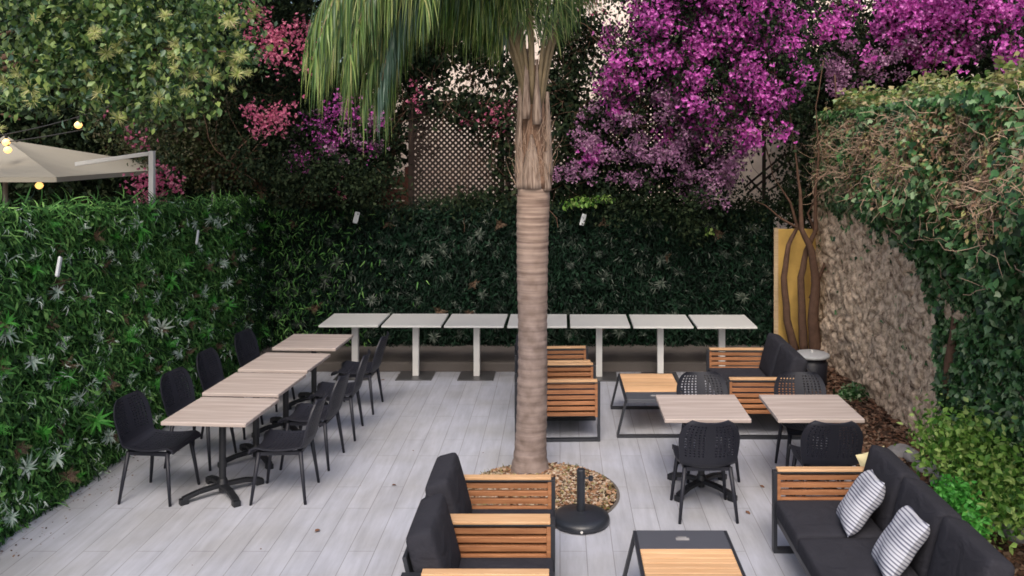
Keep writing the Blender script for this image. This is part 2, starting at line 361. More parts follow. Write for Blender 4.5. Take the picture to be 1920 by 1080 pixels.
# stone
m, n, b = nodes('rubble_stone'); tc = n.nodes.new('ShaderNodeTexCoord')
nn = n.nodes.new('ShaderNodeTexNoise'); nn.inputs['Scale'].default_value = 11; nn.inputs['Detail'].default_value = 12; nn.inputs['Roughness'].default_value = .7
cr = n.nodes.new('ShaderNodeValToRGB'); cr.color_ramp.elements[0].position = .36; cr.color_ramp.elements[0].color = lin(.15,.095,.06); cr.color_ramp.elements[1].position = .57; cr.color_ramp.elements[1].color = lin(.76,.60,.44)
x_ = cr.color_ramp.elements.new(.48); x_.color = lin(.50,.38,.27)
L = n.links.new
L(tc.outputs['Object'], nn.inputs['Vector']); L(nn.outputs['Fac'], cr.inputs[0]); L(cr.outputs[0], b.inputs['Base Color']); b.inputs['Roughness'].default_value = .95
bp = n.nodes.new('ShaderNodeBump'); bp.inputs['Strength'].default_value = .9; bp.inputs['Distance'].default_value = .03; L(nn.outputs['Fac'], bp.inputs['Height']); L(bp.outputs[0], b.inputs['Normal'])
M['stone'] = m
# yellow paint, worn
M['yellow'] = plain('yellow_paint', lin(.56,.36,.10), .75, 0, .3, .35, 5, .4, 40)

# striped pillow
m, n, b = nodes('striped_fabric'); tc = n.nodes.new('ShaderNodeTexCoord'); mp = n.nodes.new('ShaderNodeMapping'); mp.inputs['Scale'].default_value = (.6, 1, 0)
nn = n.nodes.new('ShaderNodeTexWave'); nn.wave_type = 'BANDS'; nn.bands_direction = 'Y'; nn.inputs['Scale'].default_value = 13.5; nn.inputs['Distortion'].default_value = 1.2; nn.inputs['Detail'].default_value = 1
n2 = n.nodes.new('ShaderNodeTexNoise'); n2.inputs['Scale'].default_value = 9; m3 = n.nodes.new('ShaderNodeMapping'); m3.inputs['Scale'].default_value = (0, 1, 0)
cr = n.nodes.new('ShaderNodeValToRGB'); cr.color_ramp.elements[0].position = .22; cr.color_ramp.elements[0].color = lin(.13,.135,.19); cr.color_ramp.elements[1].position = .55; cr.color_ramp.elements[1].color = lin(.52,.53,.58)
ad = n.nodes.new('ShaderNodeMath'); ad.operation = 'ADD'; sb = n.nodes.new('ShaderNodeMath'); sb.operation = 'MULTIPLY_ADD'; sb.inputs[1].default_value = .9; sb.inputs[2].default_value = -.42
L = n.links.new
L(tc.outputs['Object'], mp.inputs[0]); L(mp.outputs[0], nn.inputs['Vector']); L(tc.outputs['Object'], m3.inputs[0]); L(m3.outputs[0], n2.inputs['Vector'])
L(n2.outputs['Fac'], sb.inputs[0]); L(nn.outputs['Fac'], ad.inputs[0]); L(sb.outputs[0], ad.inputs[1]); L(ad.outputs[0], cr.inputs[0]); L(cr.outputs[0], b.inputs['Base Color'])
b.inputs['Roughness'].default_value = .95; spec(b, .1)
M['stripe'] = m

# ------------------------------------------------------------------ ground
WX, WY, RX = -4.38, 12.45, 3.72       # left green wall, back green wall, right stone wall
mb = MB(); mb.add([(-150,-60,-.03),(150,-60,-.03),(150,240,-.03),(-150,240,-.03)], [(0,1,2,3)])
tag(mb.build('ground', M['soil']), kind='structure')
mb = MB(); mb.box(WX-.1, 2.82, -1, 11.45, -.12, 0)
tag(mb.build('patio', M['patio']), kind='structure')
mb = MB(); mb.box(WX-.1, 3.0, 11.452, 12.7, -.1, .13)
tag(mb.build('ledge', M['concrete'], bevel=.02), kind='structure')
# planting bed: uneven soil
nx, ny = 18, 90
V = []; F = []
for j in range(ny):
    for i in range(nx):
        x = 2.84 + (4.2-2.84)*i/(nx-1); y = 3.5 + 9*j/(ny-1)
        z = .02 + .05*noise.noise(Vector((x*2.3, y*2.3, 0))) + .12*max(0, (x-3.0)/1.0)
        V.append((x, y, z))
        if i < nx-1 and j < ny-1: a_ = j*nx+i; F.append((a_, a_+1, a_+nx+1, a_+nx))
mb = MB(); mb.add(V, F); tag(mb.build('planting_bed', M['soil'], smooth=True), kind='structure')
def bed_z(x, y): return .02 + .05*noise.noise(Vector((x*2.3, y*2.3, 0))) + .12*max(0, (x-3.0)/1.0)
# litter on the bed
N = 9000
pos = np.stack([rng.uniform(2.84, 3.75, N), rng.uniform(4, 12.3, N), np.zeros(N)], 1)
pos[:,2] = [bed_z(p[0], p[1])+.012 for p in pos]
V, F = place(FLAKE, pos, leaf_R(np.tile([0,0,1.], (N,1)), 0, .35), rng.uniform(.025, .07, N))
tag(np_mesh('leaf_litter', V, F, M['litter']), 'brown dry leaves and bark covering the bed by the stone wall', 'leaf litter', kind='stuff')
# border stones
spots = [(1690,852,.16),(1712,862,.12),(1738,885,.13),(1760,905,.1),(1790,930,.12),(1880,990,.17),(1905,1010,.14),(1862,960,.11),(1912,965,.12)]
for i, (px, py, r_) in enumerate(spots):
    Y = FPX*(CH-.06)/(py-HY); x = (px-HX)*Y/FPX
    mb = MB(); prof = [(r_*.75, -.03), (r_, .02), (r_*.85, .06), (r_*.4, .09)]; mb.lathe(prof, 9)
    mb.v = [(v[0]*(1+.25*noise.noise(Vector((v[0]*9+i, v[1]*9, 0)))), v[1]*.8*(1+.3*noise.noise(Vector((v[1]*9, i*3., v[0]*7)))), v[2]*(1+.3*noise.noise(Vector((i*1.7, v[0]*5, v[1]*5))))) for v in mb.v]
    o = mb.build('border_stone', M['stone_grey'], bevel=.012); o.location = (x, Y, bed_z(x, Y)); o.rotation_euler.z = i*1.3
    lab = ['pale grey stone nearest the corner of the right sofa back', 'small grey stone next to the nearest-wall stone behind the sofa', 'grey stone behind the far back cushion of the right sofa',
           'smallest grey stone at the foot of the bright shrub', 'grey stone half hidden under the bright green shrub', 'large flat grey stone in the lower right corner of the bed',
           'grey stone at the right picture edge beside the large flat one', 'grey stone under the shrub just above the large flat one', 'grey stone furthest right, under the shrub'][i]
    tag(o, lab, 'stone', 'stones edging the planting bed')

# ------------------------------------------------------------------ green walls
PALE = [tuft_proto(26, 1.1, .15, s, .7) for s in (1, 2, 3)]
FERN = [fern_proto(6, s) for s in (4, 5)]
def zl_top(y): return 2.58 - .35*np.clip((y-6.6)/6, 0, 1)
def green_wall(name, label, org, ax, nrm, length, topf, leaf, pale, bright, counts, dens, tags, zbot=0.0, mixin=()):
    """org: start point on floor, ax: unit vector along the wall, nrm: unit vector out of the wall"""
    root = empty(name, tuple(org)); tag(root, label, 'green wall', 'artificial green walls')
    org = np.array(org, float)*0; ax = np.array(ax, float); nrm = np.array(nrm, float)
    def pts(N):
        u = rng.random(N)*length; t = topf(u); z = zbot + (t-zbot)*rng.random(N)
        return u, z
    mb = MB()
    c0 = -nrm*.16; c1 = -nrm*.02
    n_ = 24
    for i in range(n_):
        u0, u1 = length*i/n_, length*(i+1)/n_
        z1 = float(topf(np.array([u0]))[0])-.06
        q = [ax*u0+c0, ax*u1+c0, ax*u1+c1, ax*u0+c1]
        mb.add([tuple(p[:2])+(zbot,) for p in q]+[tuple(p[:2])+(z1,) for p in q], [(0,1,2,3),(4,5,6,7),(0,1,5,4),(2,3,7,6),(1,2,6,5),(3,0,4,7)])
    mb.build('backing_panel', M['backing'], root)
    area = length*float(topf(np.array([length/2]))[0])
    parts = []
    N = int(area*dens)
    for k, (pr, frac, s0, s1, dr) in enumerate(((BLADE, .28, .07, .18, .5), (WBLADE, .42, .05, .13, .9), (LEAF, .30, .035, .085, .8))):
        n_ = int(N*frac); u, z = pts(n_)
        # clumps stand out by different depths
        dep = np.array([.05+.09*max(0, noise.noise(Vector((a_*3.1, b_*3.1, k)))+.4) for a_, b_ in zip(u, z)])*rng.uniform(.3, 1.2, n_)
        pos = ax*u[:,None] + nrm*dep[:,None] + np.array([0,0,1.])*z[:,None]
        parts.append(place(pr, pos, leaf_R(np.tile(nrm+np.array([0,0,.35]), (n_,1)), dr, .65, .3), rng.uniform(s0, s1, n_)))
    # ragged crest
    n_ = int(length*160); u = rng.random(n_)*length; z = topf(u)+rng.uniform(-.1, .06, n_)
    pos = ax*u[:,None] + nrm*rng.uniform(-.12, .12, (n_,1)) + np.array([0,0,1.])*z[:,None]
    parts.append(place(BLADE, pos, leaf_R(np.tile(nrm+np.array([0,0,1.]), (n_,1)), -.3, .8), rng.uniform(.08, .2, n_)))
    V, F = join(parts); np_mesh('foliage', V, F, leaf, root)
    n_ = int(length*30); u, z = pts(n_); m_ = 9
    cu = np.repeat(u, m_)+rng.normal(size=n_*m_)*.03; cz = np.repeat(z, m_)+rng.normal(size=n_*m_)*.03
    pos = ax*cu[:,None] + nrm*rng.uniform(.08, .17, (n_*m_,1)) + np.array([0,0,1.])*cz[:,None]
    V, F = place(WBLADE, pos, leaf_R(np.tile(nrm+np.array([0,0,.35]), (n_*m_,1)), .8, .6, .3), rng.uniform(.03, .09, n_*m_))
    o = np_mesh('variegated_leaves', V, F, pale, root); o['kind'] = 'stuff'
    for mat_, far, n_ in mixin:          # painted shade: dark leaves fade in on the left wall, bright on the back
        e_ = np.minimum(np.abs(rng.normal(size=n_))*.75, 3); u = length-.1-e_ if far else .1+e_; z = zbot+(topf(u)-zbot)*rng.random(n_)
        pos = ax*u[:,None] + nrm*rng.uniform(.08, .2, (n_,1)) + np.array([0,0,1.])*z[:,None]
        V, F = place(WBLADE, pos, leaf_R(np.tile(nrm+np.array([0,0,.35]), (n_,1)), .9, .65, .3), rng.uniform(.05, .13, n_)); np_mesh('corner_shade_blend', V, F, mat_, root)
    def sites(cnt, mind, seed):
        r = np.random.default_rng(seed); out = []
        for _ in range(6000):
            u = r.uniform(.05, length-.05); z = r.uniform(zbot+.12, float(topf(np.array([u]))[0])-.12)
            if all((u-a_)**2+(z-b_)**2 > mind**2 for a_, b_ in out): out.append((u, z))
            if len(out) >= cnt: break
        return out
    def tufts(nm, protos, mat, cnt, mind, s0, s1, seed, dz=0):
        src = []
        for k_, pr in enumerate(protos):
            me = np_mesh(nm, pr[0], pr[1], mat, root); src.append(me)
        for i, (u, z) in enumerate(sites(cnt, mind, seed)):
            o = src[i] if i < len(src) else src[i % len(src)].copy()
            if i >= len(src): COL.objects.link(o); o.parent = root
            p = ax*u + nrm*random.uniform(.07, .13) + np.array([0, 0, z])
            zax = Vector(nz(nrm + rng.normal(size=3)*.35 + np.array([0,0,.1])))
            o.location = p; o.rotation_euler = (zax.to_track_quat('Z', 'Y') @ Matrix.Rotation(random.uniform(0, 6.28), 3, 'Z').to_quaternion()).to_euler()
            s = random.uniform(s0, s1); o.scale = (s*random.uniform(.7,1.1), s*random.uniform(.7,1.1), s)
    tufts('pale_tuft', PALE + FERN[1:], pale, counts[0], .26, .07, .135, 11)
    tufts('brown_fern', FERN, M['brown_leaf'], counts[1], .28, .09, .15, 12)
    tufts('bright_fern', FERN[:1]+PALE[1:2], bright, counts[2], .28, .10, .20, 13)
    for (u, z) in tags:
        mb = MB(); mb.box(-.035, .035, -.012, .012, -.085, .085)
        o = mb.build('white_tag', M['white_plastic'], root, bevel=.012)
        o.location = tuple(ax*u + nrm*.19 + np.array([0,0,z])); o.rotation_euler = (.1, .25, math.atan2(nrm[1], nrm[0])+PI/2+.3)
    return root
# left wall runs from near the viewer to the back corner
LY0 = 3.6
def wall_u(px): return WX*FPX/(px-HX)      # Y on the left wall of a picture column
tl = []
for px, py in ((110,500),(370,445)):
    Y = (WX+.19)*FPX/(px-HX); tl.append((Y-LY0, CH-(py-HY)*Y/FPX))
gw_l = green_wall('green_wall', 'tall bright green leafy wall along the left side with white tufts', (WX, LY0, 0), (0,1,0), (1,0,0), WY-LY0+.1,
           lambda u: zl_top(u+LY0), M['wall_leaf'], M['pale_leaf'], M['bright_leaf'], (99, 80, 70), 3600, tl, 0.0, [(M['wall_leaf_shade'], True, 2600)])
tb = []
for px, py in ((668,408),(1093,412)):
    X, _, Z = P(px, py, WY-.19); tb.append((X-WX, Z))
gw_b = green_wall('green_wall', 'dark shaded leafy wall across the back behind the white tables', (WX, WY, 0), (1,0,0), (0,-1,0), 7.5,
           lambda u: 2.13+0*u, M['wall_leaf_shade'], M['pale_leaf_shade'], M['wall_leaf_shade'], (80, 14, 20), 1900, tb, .10, [(M['wall_leaf'], False, 1300)])

# ------------------------------------------------------------------ right stone wall with ivy
nu, nv = 430, 170
Y0, Y1, ZT = 3.6, 12.2, 3.35
V = np.zeros((nu*nv, 3)); F = []
for i in range(nu):
    for j in range(nv):
        y = Y0+(Y1-Y0)*i/(nu-1); z = ZT*j/(nv-1)
        p = Vector((y*3.0, z*4.4, 0))
        vd = noise.voronoi(p+Vector((noise.noise(p)*.6, noise.noise(p+Vector((9,0,0)))*.6, 0)))[0]
        d = min(.07, (vd[1]-vd[0])*.22)*(.6+.8*noise.noise(Vector((y*2, z*2, 9)))) + .06*noise.noise(Vector((y*1.1, z*1.1, 3))) + .022*noise.noise(Vector((y*12, z*12, 5))) + .016*noise.noise(Vector((y*27, z*27, 5)))
        V[i*nv+j] = (RX - d - .10*(1-z/ZT) , y, z-.05)
        if i < nu-1 and j < nv-1: a_ = i*nv+j; F.append((a_, a_+nv, a_+nv+1, a_+1))
wroot = empty('stone_wall', (RX, 8, 0)); tag(wroot, 'rough rubble stone wall on the right, half covered in ivy', 'wall')
V = V - np.array([RX, 8, 0])
np_mesh('stone_face', V, T(F), M['stone'], wroot, True)
mb = MB(); mb.box(.03, .45, Y0-8, Y1-8, -.05, ZT-.06); mb.build('wall_core', M['concrete'], wroot)

def ivy_off(y, z):
    """thickness of the ivy in front of the stone"""
    z0 = 1.6+.45*np.clip((y-8.0)/.6, 0, 1); t = np.clip((z-z0)/(3.35-z0), 0, 1); bulge = .12-.06*np.clip((y-8.0)/.6, 0, 1) + .42*np.sin(t*PI*.86)
    return bulge*np.clip(1.15-.27*(y-7.5), .25, 1.15)*(1+.25*np.sin(y*2.7+z*2)+.15*np.sin(y*6.1-z*4))
def bare(y, z):
    """the patch of wall the ivy leaves free"""
    top = 2.08 - .5*np.clip((8.7-y)/.4, 0, 1) + .12*np.sin(y*5)
    return (y > 8.25+.1*np.sin(z*7)) & (y < 11.9) & (z < top)
iv = empty('ivy', (RX, 8, 0)); tag(iv, 'thick ivy spilling over the stone wall with a dry brown crest', 'ivy')
N = 60000
y = rng.uniform(3.7, 12.1, N); z = rng.uniform(.05, 3.5, N)
dens_ok = ~bare(y, z) | (rng.random(N) < .03)
# fewer leaves on the dry crest
dry = np.clip((z-2.5)/.4, 0, 1)*np.clip((3.45-z)/.2, 0, 1)*(np.sin(y*3.3)*.15+.85)
keep = dens_ok & (rng.random(N) > dry*.60)
y, z = y[keep], z[keep]; N = len(y)
lum = np.array([noise.noise(Vector((a_*2.2, b_*2.2, 0)))+.5*noise.noise(Vector((a_*5.5, b_*5.5, 4))) for a_, b_ in zip(y, z)])
x = RX - ivy_off(y, z)*(1+.7*lum) *rng.uniform(.55, 1.05, N) - .02
pos = np.stack([x-RX, y-8, z], 1)
V, F = place(IVY, pos, leaf_R(np.tile([-1,-.15,.45], (N,1)), 1.0, .55), rng.uniform(.035, .085, N)); np_mesh('ivy_leaves', V, F, M['ivy_leaf'], iv)
# crest
N = 14000
y = rng.uniform(3.7, 12, N); x = -.0-.22*np.clip((11.3-y)/4, 0, 1) + rng.random(N)*1.1; z = 3.26+.30*np.sin(np.clip((x+.48)/1.28, 0, 1)*PI)-.22*np.clip(6.8-y, 0, 3) + .09*np.sin(y*3)+.06*np.sin(y*7.3) + rng.normal(size=N)*.07 - .3*np.clip(-x-.35, 0, 1)
hf = 3.0 if False else 0
pos = np.stack([x, y-8, z], 1)
V, F = place(IVY, pos, leaf_R(np.tile([-.4,-.1,1], (N,1)), .6, .6), rng.uniform(.035, .08, N)); np_mesh('crest_leaves', V, F, M['ivy_top'], iv)
# dry stems
def twigs(N, start, length, r_, sag, seed, dirf=None, seg=5, wander=.5):
    r = np.random.default_rng(seed); Vs, Fs = [], []; b_ = 0
    for i in range(N):
        p = start(r); d = r.normal(size=3); d = d/np.linalg.norm(d)
        if dirf is not None: d = d*.6 + np.array(dirf(r)); d /= np.linalg.norm(d)
        L_ = r.uniform(*length); pts = [p.copy()]
        for k in range(seg):
            d = d + r.normal(size=3)*wander*.6 + np.array([0,0,-sag]); d /= np.linalg.norm(d); p = p + d*L_/seg; pts.append(p.copy())
        rr = r.uniform(*r_)
        for k, q in enumerate(pts):
            dd = pts[min(k+1, seg)] - pts[max(k-1, 0)]; dd /= np.linalg.norm(dd)
            u = np.cross(dd, [.3,.2,1]); u /= np.linalg.norm(u); w_ = np.cross(dd, u)
            for a_ in range(3):
                Vs.append(q + (u*math.cos(a_*2.094)+w_*math.sin(a_*2.094))*rr*(1-.6*k/seg))
            if k < seg:
                for a_ in range(3):
                    c = (a_+1) % 3; Fs.append((b_+k*3+a_, b_+k*3+c, b_+(k+1)*3+c)); Fs.append((b_+k*3+a_, b_+(k+1)*3+c, b_+(k+1)*3+a_))
        b_ += (seg+1)*3
    return np.array(Vs), T(Fs)
def st_crest(r):
    yy = r.uniform(3.8, 12); zz = r.uniform(2.5, 3.42)-.25*max(0, r.normal())
    return np.array([-float(ivy_off(np.array([yy]), np.array([zz]))[0])*r.uniform(.7, 1.1), yy-8, zz])
V, F = twigs(1700, st_crest, (.12, .5), (.0025, .006), .10, 3, lambda r: (-.3, r.normal()*.6, r.normal()*.7), 6, .9); np_mesh('dry_stems', V, F, M['pale_twig'], iv)
def dead(r_): pass
N = 15000
y = rng.uniform(3.8, 12, N); z = 3.4-1.0*rng.random(N)**1.4
pos = np.stack([-ivy_off(y, z)*rng.uniform(.7, 1.1, N), y-8, z], 1)
M['dry_leaf'] = leafmat('dry_ivy_leaf', [lin(.10,.055,.035), lin(.28,.17,.10), lin(.44,.30,.19), lin(.36,.34,.13), lin(.14,.24,.08)], .8, .2)
V, F = place(DIA, pos, leaf_R(np.tile([-1,0,.4], (N,1)), 1, .7), rng.uniform(.03, .07, N)); np_mesh('dry_leaves', V, F, M['dry_leaf'], iv)
mb = MB()
for k, (y0, x0, r0) in enumerate(((7.9,-.10,.05),)):
    pts = [(x0+.03*math.sin(i*1.3+k), y0-8+.05*math.sin(i*.9+k*2)-(i*.04 if k else 0), .02+i*.26) for i in range(10)]
    mb.tube(pts, [r0*(1.35-.11*i) for i in range(10)], 7)
mb.build('trunk', M['brown_wood'], iv, smooth=True)

# ------------------------------------------------------------------ furniture: chairs
def make_chair():
    """faces +X"""
    root = empty('net_chair', (0,0,0))
    # seat shell
    def shell(prof, wf, nu_, hole=None, th=.012):
        mb = MB(); nv_ = len(prof)-1
        def pt(i, j, off=0):
            s = -1+2*j/nu_; x0, z0 = prof[i]; hw = wf(i/nv_)
            cup = .038*abs(s)**2.2
            i0, i1 = max(0, i-1), min(nv_, i+1)
            tx, tz = prof[i1][0]-prof[i0][0], prof[i1][1]-prof[i0][1]; l_ = math.hypot(tx, tz); nx_, nz_ = -tz/l_, tx/l_
            if nx_*1+nz_*1 < 0: nx_, nz_ = -nx_, -nz_
            return Vector((x0+nx_*(cup+off), s*hw, z0+nz_*(cup+off)))
        for i in range(nv_):
            for j in range(nu_):
                q = [pt(i,j), pt(i,j+1), pt(i+1,j+1), pt(i+1,j)]; q2 = [pt(i,j,-th), pt(i,j+1,-th), pt(i+1,j+1,-th), pt(i+1,j,-th)]
                edge = (i == 0 or i == nv_-1 or j == 0 or j == nu_-1)
                if hole and not edge and hole(i, j):
                    c = sum(q, Vector())/4; c2 = sum(q2, Vector())/4; k = .50
                    h = [c+(p-c)*k for p in q]; h2 = [c2+(p-c2)*k for p in q2]
                    for a_ in range(4):
                        d = (a_+1) % 4
                        mb.add([q[a_], q[d], h[d], h[a_]], [(0,1,2,3)]); mb.add([q2[a_], q2[d], h2[d], h2[a_]], [(3,2,1,0)]); mb.add([h[a_], h[d], h2[d], h2[a_]], [(0,1,2,3)])
                else:
                    mb.add(q, [(0,1,2,3)]); mb.add(q2, [(3,2,1,0)])
                for cond, a_, d in ((i == 0, 0, 1), (i == nv_-1, 2, 3), (j == 0, 3, 0), (j == nu_-1, 1, 2)):
                    if cond: mb.add([q[a_], q[d], q2[d], q2[a_]], [(0,1,2,3)])
        return mb
    sp = [(.235, .425), (.225, .448)] + [(.21-.40*t, .455-.022*math.sin(t*PI)) for t in [k/12 for k in range(13)]]
    shell(sp, lambda t: .225+.012*math.sin(t*PI), 16, lambda i, j: i > 3, .016).build('seat', M['black_resin'], root)
    bpf = [(-.185, .45), (-.205, .465), (-.222, .49)] + [(-.232-.075*t-.02*t*t, .52+.33*t) for t in [k/14 for k in range(15)]]
    shell(bpf, lambda t: (.226+.022*math.sin(t*PI*.8))*(1 if t < .55 else math.sqrt(max(.02, 1-((t-.55)/.46)**2))*.5+.5), 14, lambda i, j: i > 3 and j not in (6, 7), .014).build('backrest', M['black_resin'], root)
    for sx, sy in ((1,1),(1,-1),(-1,1),(-1,-1)):
        mb = MB(); x0 = .185 if sx > 0 else -.165
        mb.tube([(x0, sy*.185, .435), (x0+sx*.03, sy*.215, .2), (x0+sx*.055, sy*.235, 0)], [.019, .016, .012], 10)
        mb.build('leg', M['black_resin'], root, smooth=True)
    mb = MB(); mb.bar((.18,.18,.425), (.18,-.18,.425), .03, .03); mb.bar((-.16,.18,.425), (-.16,-.18,.425), .03, .03)
    mb.bar((.18,.18,.422), (-.16,.18,.422), .028, .03); mb.bar((.18,-.18,.422), (-.16,-.18,.422), .028, .03)
    mb.build('seat_frame', M['black_resin'], root)
    return root
chair0 = make_chair(); used = [False]
def chair(x, y, rz, label, group):
    c = chair0 if not used[0] else copy_tree(chair0)
    used[0] = True; c.location = (x, y, 0); c.rotation_euler = (0, 0, rz)
    tag(c, label, 'chair', group)
g = 'chairs against the green wall'
for i, (x, y, rz) in enumerate(((-3.52,7.49,-.10),(-3.49,8.28,-.14),(-3.50,9.10,-.05),(-3.45,10.02,-.12))):
    chair(x, y, rz, ['black chair nearest the viewer beside the left green wall', 'second nearest black chair along the left green wall', 'third black chair along the left green wall, behind the second',
                     'furthest black chair beside the left green wall, next to the last beige table'][i], g)
g = 'chairs on the open side of the left dining row'
for i, (x, y, rz) in enumerate(((-2.40,7.50,PI+.04),(-2.38,8.26,PI-.05),(-2.35,9.03,PI+.06),(-2.33,9.90,PI-.02))):
    chair(x, y, rz, ['black chair nearest the viewer on the open side of the left dining row', 'second nearest black chair on the open side of the left dining row',
                     'third black chair on the open side of the left dining row', 'furthest black chair of the left dining row, in front of the white tables'][i], g)
g = 'chairs at the two right hand dining tables'
chair(1.20, 7.13, PI/2+.02, 'black chair with its back to the viewer at the dining table near the palm', g)
chair(2.20, 7.12, PI/2-.04, 'black chair with its back to the viewer behind the right sofa arm', g)
chair(1.38, 7.98, -PI/2+.05, 'black chair on the far side of the dining table near the palm', g)
chair(2.30, 7.98, -PI/2-.05, 'black chair on the far side of the rightmost dining table', g)

# dining tables
def make_dining():
    root = empty('dining_table', (0,0,0))
    mb = MB(); mb.box(-.368,.368,-.352,.352,.708,.742); mb.build('tabletop', M['table_top'], root, bevel=.006)
    mb = MB(); mb.lathe([(.03,.03),(.03,.70)], 20); mb.build('column', M['black_metal'], root, smooth=False)
    mb = MB(); mb.box(-.16,.16,-.16,.16,.694,.707); mb.build('mounting_plate', M['black_metal'], root)
    mb = MB(); mb.lathe([(.045,.07),(.05,.10),(.036,.14)], 20)
    for k in range(4):
        a_ = PI/4+k*PI/2; c, s_ = math.cos(a_), math.sin(a_)
        for (r0, z0), (r1, z1) in (((.02,.085),(.2,.075)), ((.2,.075),(.335,.045))):
            mb.bar((c*r0, s_*r0, z0), (c*r1, s_*r1, z1), .055, .035)
        mb.box(-.035,.035,-.03,.03,0,.05, M=Matrix.Translation((c*.325, s_*.325, 0)) @ Matrix.Rotation(a_, 4, 'Z'))
    mb.build('base', M['black_metal'], root, bevel=.006)
    return root
dt = make_dining()
dl = [(-2.962,7.49,-.075,'beige square dining table nearest the viewer on the left'), (-2.962,8.315,-.07,'second nearest beige dining table of the left row'),
      (-2.935,9.135,-.075,'third beige dining table of the left row'), (-2.90,10.06,-.045,'furthest beige dining table, set apart from the left row'),
      (1.255,7.58,0.0,'pale dining table right of the palm with chairs on two sides'), (2.215,7.58,0.0,'pale dining table furthest right, behind the right sofa arm')]
for i, (x, y, rz, lab) in enumerate(dl):
    o = dt if i == 0 else copy_tree(dt)
    o.location = (x, y, 0); o.rotation_euler = (0, 0, rz); tag(o, lab, 'table', 'beige dining tables')

# white tables
def make_white():
    root = empty('cafe_table', (0,0,0))
    mb = MB(); mb.box(-.38,.38,-.38,.38,.72,.745); mb.build('tabletop', M['white_top'], root, bevel=.004)
    mb = MB(); mb.box(-.04,.04,-.04,.04,.012,.718); mb.build('column', M['white_metal'], root, bevel=.004)
    mb = MB(); mb.box(-.235,.235,-.22,.22,0,.011); mb.build('base_plate', M['plate'], root, bevel=.003)
    return root
wt = make_white()
wl = ['leftmost white table of the back row', 'second white table from the left in the back row', 'third white table from the left, left of the palm trunk',
      'middle white table of the back row, hidden by the palm trunk', 'white table just right of the palm trunk in the back row', 'second white table from the right in the back row', 'rightmost white table of the back row']
for i in range(7):
    o = wt if i == 0 else copy_tree(wt)
    o.location = (-2.70+.803*i, 11.26-.014*i, 0); o.rotation_euler = (0, 0, -.004+.006*math.sin(i*2.3)); tag(o, wl[i], 'table', 'white tables along the back green wall')

# ------------------------------------------------------------------ lounge furniture
def cushion_mesh(sx, sy, sz, r_=.035, puff=.012, n=10):
    """soft box centred at origin, pillowed faces"""
    def g(N, h):
        c = h-r_; a_ = [-h, -h+r_*.3, -c]; mid = [-c+2*c*k/(N) for k in range(1, N)]; return a_+mid+[c, h-r_*.3, h]
    xs, ys, zs = g(n, sx/2), g(n, sy/2), g(4, sz/2)
    mb = MB()
    def rnd(p):
        q = Vector((max(-sx/2+r_, min(sx/2-r_, p.x)), max(-sy/2+r_, min(sy/2-r_, p.y)), max(-sz/2+r_, min(sz/2-r_, p.z))))
        d = p-q
        if d.length > 1e-6: p = q + d.normalized()*r_
        u, v = 2*p.x/sx, 2*p.y/sy
        p.z += (1 if p.z > 0 else -1)*puff*max(0, (1-u*u))*max(0, (1-v*v))*min(1, abs(p.z)/(sz/2))
        return p
    def grid(A, B, f):
        vs = [rnd(f(a_, b_)) for a_ in A for b_ in B]; nb = len(B)
        mb.add(vs, [(i*nb+j, (i+1)*nb+j, (i+1)*nb+j+1, i*nb+j+1) for i in range(len(A)-1) for j in range(nb-1)])
    grid(xs, ys, lambda a_, b_: Vector((a_, b_, sz/2))); grid(xs, ys, lambda a_, b_: Vector((a_, b_, -sz/2)))
    grid(xs, zs, lambda a_, b_: Vector((a_, sy/2, b_))); grid(xs, zs, lambda a_, b_: Vector((a_, -sy/2, b_)))
    grid(ys, zs, lambda a_, b_: Vector((sx/2, a_, b_))); grid(ys, zs, lambda a_, b_: Vector((-sx/2, a_, b_)))
    return mb
ARM, SW, D = .06, .605, .88
def make_lounge(nseats, name):
    """faces +X, width along Y; n cushions wide"""
    root = empty(name, (0,0,0)); Wd = nseats*SW + 2*ARM
    for s in (1, -1):
        yc = s*(Wd/2-ARM/2)
        mb = MB(); h = D/2
        mb.box(-h, h, yc-.03, yc+.03, 0, .03); mb.box(h-.028, h, yc-.03, yc+.03, .03, .60); mb.box(-h, -h+.028, yc-.03, yc+.03, .03, .60)
        mb.box(-h, h, yc-.03, yc+.03, .60, .612)
        mb.build('side_frame', M['dark_metal'], root, bevel=.002)
        mb = MB()
        for k in range(6):
            z0 = .262 + k*.057; mb.box(-h+.20, h-.055, yc-.018, yc+.018, z0, z0+.036)
        mb.box(h-.055, h-.018, yc-.024, yc+.024, .25, .598); mb.box(-h+.15, -h+.20, yc-.024, yc+.024, .25, .598)
        mb.build('slat_panel', M['teak'], root, bevel=.003)
        mb = MB(); mb.box(-h+.12, h-.03, yc-.033, yc+.033, .613, .632); mb.build('armrest', M['teak_light'], root, bevel=.004)
    mb = MB(); mb.box(-D/2+.02, D/2-.02, -Wd/2+ARM+.002, Wd/2-ARM-.002, .235, .285); mb.build('seat_frame', M['dark_metal'], root, bevel=.004)
    mb = MB(); Mt = Matrix.Translation((-D/2+.10, 0, .30)) @ Matrix.Rotation(R(-13), 4, 'Y')
    mb.box(-.012, .012, -Wd/2+ARM+.01, Wd/2-ARM-.01, 0, .40, M=Mt); mb.build('back_frame', M['dark_metal'], root, bevel=.003)
    for k in range(nseats):
        y_ = (-(nseats-1)/2+k)*SW
        o = cushion_mesh(D-.10, SW-.012, .125, .03, .012).build('seat_cushion', M['cushion'], root, smooth=True); o.location = (.045, y_, .352)
        o = cushion_mesh(.46, SW-.02, .165, .04, .02).build('back_cushion', M['cushion'], root, smooth=True)
        o.location = (-D/2+.145, y_, .60); o.rotation_euler = (0, R(90-15), 0)
    return root
arm = make_lounge(1, 'lounge_armchair')
